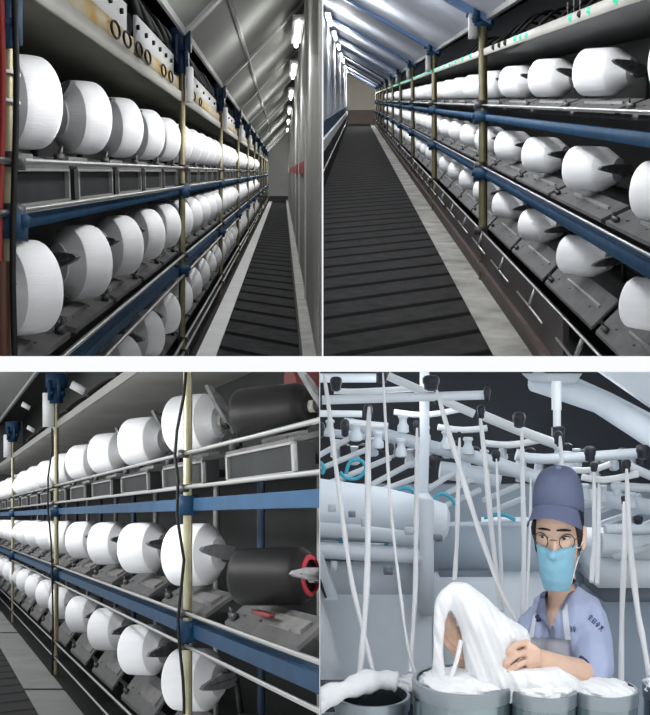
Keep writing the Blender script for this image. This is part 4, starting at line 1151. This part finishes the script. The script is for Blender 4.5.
        m = MB(); L = [HP(q*.40+.30*(k/6), .180+.018*math.cos(k/6*1.4)-.01*(k*q/6), .0012) for k in range(-6,7)]; m.tube(L, [.0014+.0016*(1-abs(k)/7) for k in range(-6,7)], 6); obj('eyebrow', m, M_hair, person_, R4)
    # ---------- glasses
    g = obj('glasses', MB().tube([HP(-.10,.02,.006), HP(0,.035,.008), HP(.10,.02,.006)], .0011, 6), M_frame, person_, R4, 60)
    for q in (-1, 1):
        c = HP(q*.42, -.015, .010); ex = (HP(q*.42+.2,-.05)-HP(q*.42-.2,-.05)).normalized(); ez = (HM.to_3x3() @ Vector((0,-.06,1))).normalized()
        m = MB(); m.tube([c+ex*(.0165*math.cos(a))+ez*(.0165*math.sin(a)) for a in [2*PI*k/28 for k in range(29)]], .00105, 6, caps=False); obj('lens_rim', m, M_frame, g, R4, 60)
        m = MB(); m.tube([c+ex*q*.0165+ez*.004, HP(q*PI*.36,-.0,.006), HP(q*PI*.52,.0,.006)], .001, 6); obj('temple', m, M_frame, g, R4, 60)
    # ---------- mask
    m = MB(); rows = []
    for i in range(15):
        v = i/14; t = -.13 - .76*v
        row = []
        for k in range(21):
            u = -1+2*k/20
            wid = .95-.12*abs(v-.5)
            tt = max(-1.0, t + .05*abs(u)*(1-2*v)*1.0)
            p = head_local(u*wid*1.15, max(tt,-.86), 0.0)
            dx = .007 + .010*(1-u*u)*math.sin(PI*min(1,v*1.1+.05)) + .0022*math.sin(v*PI*6)*(1-abs(u)**3)
            out = Vector((p.x/HW*.6, -1, 0)).normalized()
            p = Vector((p.x, p.y, HH*tt)) + out*dx
            p.x = HW*(.80-.26*v**3)*math.sin(u*1.15)/math.sin(1.15)*1.0 if v > .25 else p.x*(1-v/.25)+HW*(.80-.26*v**3)*math.sin(u*1.15)/math.sin(1.15)*(v/.25)
            row.append(HM @ p)
        rows.append(row)
    m.loft(rows, caps=False, closed=False)
    r_ = bmesh.ops.solidify(m.bm, geom=m.bm.faces[:], thickness=.0012)
    mk = obj('face_mask', m, M_mask, person_, R4, 180)
    for a, b_ in ((.12,.02),(.9,.0)):
        pts = [rows[int(a*14)][20], HP(PI*.42, -.15-.35*a, .004), HP(PI*.53, -.02-.14*a, .008)]
        m = MB(); m.tube(smooth_pts(pts, 4), .0011, 6); obj('ear_loop', m, M_apron, mk, R4, 60)
    # ---------- hair: low cap of hair at side and back
    m = MB(); rows = []
    for i in range(10):
        t = .62-.98*i/9
        rows.append([HP(a, t, .0045) for a in [PI*.40+ (PI*1.2)*k/30 for k in range(31)]])
    m.loft(rows, caps=False, closed=False); bmesh.ops.solidify(m.bm, geom=m.bm.faces[:], thickness=.004)
    obj('hair', m, M_hair, person_, R4, 180)
    for q in (-1, 1):
        m = MB(); m.tube([HP(q*PI*.30,.30,.003), HP(q*PI*.345,.15,.004), HP(q*PI*.375,.0,.003), HP(q*PI*.385,-.14,.002)], [.004,.0055,.0045,.001], 8)
        obj('sideburn_hair', m, M_hair, person_, R4, 60)
    # ---------- cap
    CM = HM
    m = MB(); rings = []
    n = 40
    def edge_t(th): return .62 - .50*(1-math.cos(th))/2      # lower at the back
    for i in range(17):
        f = i/16
        rr = []
        for k in range(n):
            th = 2*PI*k/n
            et = edge_t(th)
            z = HH*et + (HH*1.165-HH*et)*math.sin(f*PI/2)**.95
            wb = 1.10+.03*math.sin(f*PI)
            sc = max(.004, math.cos(f*PI/2)**.52)
            x = HW*wb*1.0*math.sin(th)*sc; y = -HD*(1.04 if math.cos(th) > 0 else 1.12)*math.cos(th)*sc + .004
            rr.append(CM @ Vector((x, y, z)))
        rings.append(rr)
    m.loft(rings, caps=False); bmesh.ops.solidify(m.bm, geom=m.bm.faces[:], thickness=.002)
    cap = obj('cap', m, M_cap, person_, R4, 180)
    m = MB(); m.lathe([(-.003,.007),(.002,.006),(.004,0)], CM @ Matrix.Translation((0,.004,HH*1.168)), 12); obj('cap_button', m, M_cap, cap, R4, 60)
    m = MB(); rows = []
    for i in range(9):
        f = i/8; row = []
        for k in range(25):
            a = -1+2*k/24; th = a*1.18-.10
            x = HW*1.08*math.sin(th)*(1+.26*f*(1-abs(a)*.2)); y = -HD*1.05*math.cos(th)+.004 - .058*f*(math.cos(a*PI/2)**.55 if abs(a) < 1 else 0)
            z = HH*(edge_t(th)+.04) - .014*f - .030*a*a*(.12+.88*f)
            row.append(CM @ Vector((x, y, z)))
        rows.append(row)
    m.loft(rows, caps=False, closed=False); bmesh.ops.solidify(m.bm, geom=m.bm.faces[:], thickness=.0028)
    obj('visor', m, M_cap, cap, R4, 180)
    m = MB(); m.tube([CM @ Vector((HW*1.02*math.sin(th), -HD*(1.06 if math.cos(th)>0 else 1.13)*math.cos(th)+.004, HH*(edge_t(th)+.012))) for th in [1.15+ .1*k for k in range(10)]], .0036, 6)
    obj('cap_band', m, M_navy, cap, R4, 60)
    # ---------- shirt
    b = MB()
    def S(pts, r, n=16): b.tube([px(*p) for p in pts], [q*.0021 for q in r], n)
    b.loft([ring(566,586,Y0+.025,13,.036), ring(567,592,Y0+.025,20,.045), ring(567,599,Y0+.022,33,.06), ring(567,615,Y0+.02,36,.073), ring(567,660,Y0+.02,37,.077), ring(568,720,Y0+.02,37,.075), ring(568,815,Y0+.02,40,.08)])
    S([(584,603,Y0+.02),(590,616,Y0+.005),(594,642,Y0-.035),(594,668,Y0-.098),(593,687,Y0-.118)], [13,16.5,18.5,19,17])
    S([(540,612,Y0+.01),(532,626,Y0),(526,645,Y0-.02),(520,660,Y0-.03)], [12,14.5,15,15])
    sb = remesh(b, .0045, 6)
    # the open V of the collar and the sleeve mouths
    def pix(co): return CX+F*co.x/co.y, CY-F*co.z/co.y
    def in_tri(p, t):
        (x, y), ((x1,y1),(x2,y2),(x3,y3)) = p, t
        d1 = (x-x2)*(y1-y2)-(x1-x2)*(y-y2); d2 = (x-x3)*(y2-y3)-(x2-x3)*(y-y3); d3 = (x-x1)*(y3-y1)-(x3-x1)*(y-y1)
        return not ((d1 < 0 or d2 < 0 or d3 < 0) and (d1 > 0 or d2 > 0 or d3 > 0))
    V = ((543,584),(572,584),(549.5,631))
    for v in sb.bm.verts:      # gentle folds
        p = v.co; v.co += Vector((0,-1,0))*(.0022*math.sin(p.x*120+p.z*70)+.0018*math.sin(p.x*210-p.z*45))
    dele = [f for f in sb.bm.faces if f.calc_center_median().y < Y0+.03 and in_tri(pix(f.calc_center_median()), V)]
    bmesh.ops.delete(sb.bm, geom=dele, context='FACES')
    shirt = obj('shirt', sb, M_shirt, person_, R4, 180)
    # surface sampler for what lies on the shirt
    from mathutils.bvhtree import BVHTree
    Minv = WM[person_.name]
    bv = BVHTree.FromPolygons([Minv @ v.co for v in shirt.data.vertices], [tuple(p.vertices) for p in shirt.data.polygons])
    def hit(x, y, off=.003):
        d = px(x, y, 1.0).normalized(); loc, nrm, i_, ds = bv.ray_cast(Vector((0,0,0)), d)
        if loc is None: return px(x, y, Y0-.06)
        return loc - d*off
    def patch(name, poly, m_, par, th=.003, off=.004, sub=6):
        """cloth panel laid on the shirt: quad poly (px) subdivided and dropped on the surface"""
        q = MB(); (a, b_, c, d) = poly; rows = []
        for i in range(sub+1):
            f = i/sub; row = []
            for k in range(sub+1):
                g_ = k/sub
                x = (a[0]*(1-g_)+b_[0]*g_)*(1-f)+(d[0]*(1-g_)+c[0]*g_)*f; y = (a[1]*(1-g_)+b_[1]*g_)*(1-f)+(d[1]*(1-g_)+c[1]*g_)*f
                row.append(hit(x, y, off))
            rows.append(row)
        q.loft(rows, caps=False, closed=False); bmesh.ops.solidify(q.bm, geom=q.bm.faces[:], thickness=th)
        return obj(name, q, m_, par, R4, 180)
    # collar
    patch('collar', [(570,574),(579,584),(562,611),(559,599)], M_shirt, shirt, .005, .011)
    patch('collar', [(541,593),(546,590),(550,632),(536,612)], M_shirt, shirt, .005, .011)
    patch('placket', [(548,629),(553,626),(556,642),(549,642)], M_shirt, shirt, .003, .004)
    # apron
    ap = patch('apron', [(528,637),(570,639),(578,700),(524,700)], M_apron, person_, .003, .008, 10)
    patch('apron_strap', [(561,604),(567,600),(571,640),(565,640)], M_apron, ap, .003, .008)
    patch('apron_strap', [(533,614),(537,612),(534,640),(528,640)], M_apron, ap, .003, .008)
    # hem of the sleeve
    m = MB(); m.tube([px(*p) for p in smooth_pts([(580,657,Y0-.115),(587,663,Y0-.128),(592,674,Y0-.13),(594,686,Y0-.11)], 4)], .0042, 6); obj('sleeve_hem', m, M_navy, shirt, R4, 60)
    # badge, stitched characters
    m = MB(); c = hit(538,618,.004); m.lathe([(-.003,.0075),(.003,.0075),(.005,.004),(.005,0)], Matrix.Translation(c) @ Matrix.Rotation(PI/2,4,'X'), 14); obj('badge', m, M_navy, shirt, R4, 60)
    def glyph(mb, cx, cy, w, h, ang, strokes):
        ca, sa = math.cos(ang), math.sin(ang)
        for (x1,y1,x2,y2) in strokes:
            L = []
            for k in range(3):
                u = (x1+(x2-x1)*k/2-.5)*w; v = (y1+(y2-y1)*k/2-.5)*h
                L.append(hit(cx+u*ca-v*sa, cy+u*sa+v*ca, .0022))
            mb.tube(L, .00075, 5)
    G = [[(.1,.2,.9,.2),(.5,0,.5,1),(.15,.55,.85,.55),(.1,.95,.9,.95)], [(.2,.1,.2,.9),(.2,.1,.85,.1),(.85,.1,.85,.9),(.2,.5,.85,.5),(.2,.9,.85,.9)], [(.5,0,.1,.5),(.5,0,.9,.5),(.3,.5,.7,.5),(.5,.4,.5,1),(.2,.75,.8,.75)], [(.1,.15,.9,.15),(.3,0,.3,.4),(.7,0,.7,.4),(.5,.3,.1,1),(.5,.3,.9,1)]]
    m = MB()
    for k in range(4): glyph(m, 590.5+k*3.6, 617.5+k*3.6, 4.2, 5.5, .72, G[k])
    obj('sleeve_lettering', m, M_navy, shirt, R4)
    m = MB()
    for k in range(2): glyph(m, 570.2+k*4.2, 629+k*.2, 4.0, 6, -.1, G[k+1])
    obj('chest_lettering', m, M_navy, shirt, R4)
    # trousers and shoes
    b = MB(); b.loft([ring(568,790,Y0+.02,40,.08), ring(568,860,Y0+.02,42,.085)])
    for q in (-1, 1):
        b.tube([px(568+q*18,845,Y0+.02), px(568+q*17,1050,Y0+.01), Vector((px(568+q*17,850,Y0).x, Y0+.02, FZ+.05))], [.072,.056,.046], 14)
    obj('trousers', remesh(b, .008, 3), M_trouser, person_, R4, 180)
    for q in (-1, 1):
        c = Vector((px(568+q*17,850,Y0).x, Y0-.03, FZ+.03)); m = MB(); m.tube([c+Vector((0,.09,.004)), c+Vector((0,.02,.008)), c+Vector((0,-.08,-.002)), c+Vector((0,-.13,-.008))], [.034,.042,.036,.018], 12)
        obj('shoe', m, M_hair, person_, R4, 180)

def cloth():
    b = MB()
    Y = 1.985
    def sec(xl, xr, y, dep, Yc=Y, n=24):
        c = px((xl+xr)/2, y, Yc); hw = (xr-xl)/2*Yc/F
        return [c+Vector((hw*math.cos(2*PI*k/n), dep*math.sin(2*PI*k/n), 0)) for k in range(n)]
    b.loft([sec(451,467,583,.012), sec(446,474,588,.03), sec(447,486,597,.042), sec(450,497,608,.05), sec(456,510,619,.055), sec(460,527,629,.058), sec(462,531,640,.058), sec(463,522,652,.058), sec(465,512,665,.058), sec(466,514,680,.06), sec(466,520,695,.06)])
    pts = [(452,590,Y-.0),(444,600,Y-.01),(440,618,Y-.012),(438.5,640,Y-.012),(438.5,665,Y-.012),(441,694,Y-.01)]
    sp = smooth_pts(pts, 5)
    b.tube([px(*p) for p in sp], [(6.5+1.2*math.sin(i*.3))*.002 for i in range(len(sp))], 14)
    b.loft([sec(500,560,668,.02,1.93), sec(494,574,676,.045,1.94), sec(486,584,684,.06,1.96), sec(480,590,694,.06,1.97)])
    r = remesh(b, .004, 5)
    for v in r.bm.verts:
        p = v.co
        x_, y_ = CX+F*p.x/p.y, CY-F*p.z/p.y
        a = (x_-452)*.85 - (y_-585)*.38
        fold = .0038*math.sin(a*.42+1.4*noise.noise(Vector((x_*.04,y_*.03,0))))+.002*math.sin(a*1.0+y_*.05)
        v.co += Vector((0,-1,0))*fold*min(1, max(0,(y_-588)/25))
    o = obj('draped_cloth', r, M_sliver, None, R4, 180)
    tag(o, 'big white gathered cotton web draped over the hands and the can', 'cloth')
    o = tline('cloth_strip', 'narrow white strip hanging in the fold of the draped cotton web', 'sliver', smooth_pts([(461,640,1.96),(458,655,1.955),(453,672,1.95),(448,681,1.95)], 4), 2.2, M_sliver, None, 8)
person(); cloth()
def omni4(p, rad, e, col=(.93,.97,1)): omni('hall_fill', p, rad, e, col)  # fill lights added to the hall, no fixtures
omni4(Vector((.25,2.75,-.12)), .12, 1.3); omni4(Vector((.75,2.75,-.12)), .12, 1.3); omni4(Vector((.2,3.9,-.2)), .15, 6.5); omni4(Vector((1.0,3.9,-.2)), .15, 6)  # added fill for the guide arms and background machines
omni4(Vector((.20,1.66,-.045)), .06, 2.0); omni4(Vector((.66,1.66,-.045)), .06, 3.4)  # unseen key lights added in front of the worker
cam = bpy.data.cameras.new('camera'); co = bpy.data.objects.new('camera', cam); COL.objects.link(co)
co.location = (0,0,0); co.rotation_euler = (PI/2, 0, 0)
cam.sensor_fit = 'AUTO'; cam.sensor_width = 36; cam.lens = F/715*36; cam.clip_start = .05; cam.clip_end = 200
SC.camera = co
w = bpy.data.worlds.new('sky'); SC.world = w; w.use_nodes = True
bg = w.node_tree.nodes['Background']; bg.inputs['Color'].default_value = (.97,.985,1,1); bg.inputs['Strength'].default_value = 1.0
SC.view_settings.view_transform = 'Standard'; SC.view_settings.look = 'None'; SC.view_settings.gamma = 1; SC.view_settings.exposure = 0.1
SC.view_settings.use_curve_mapping = False
bpy.context.view_layer.update()
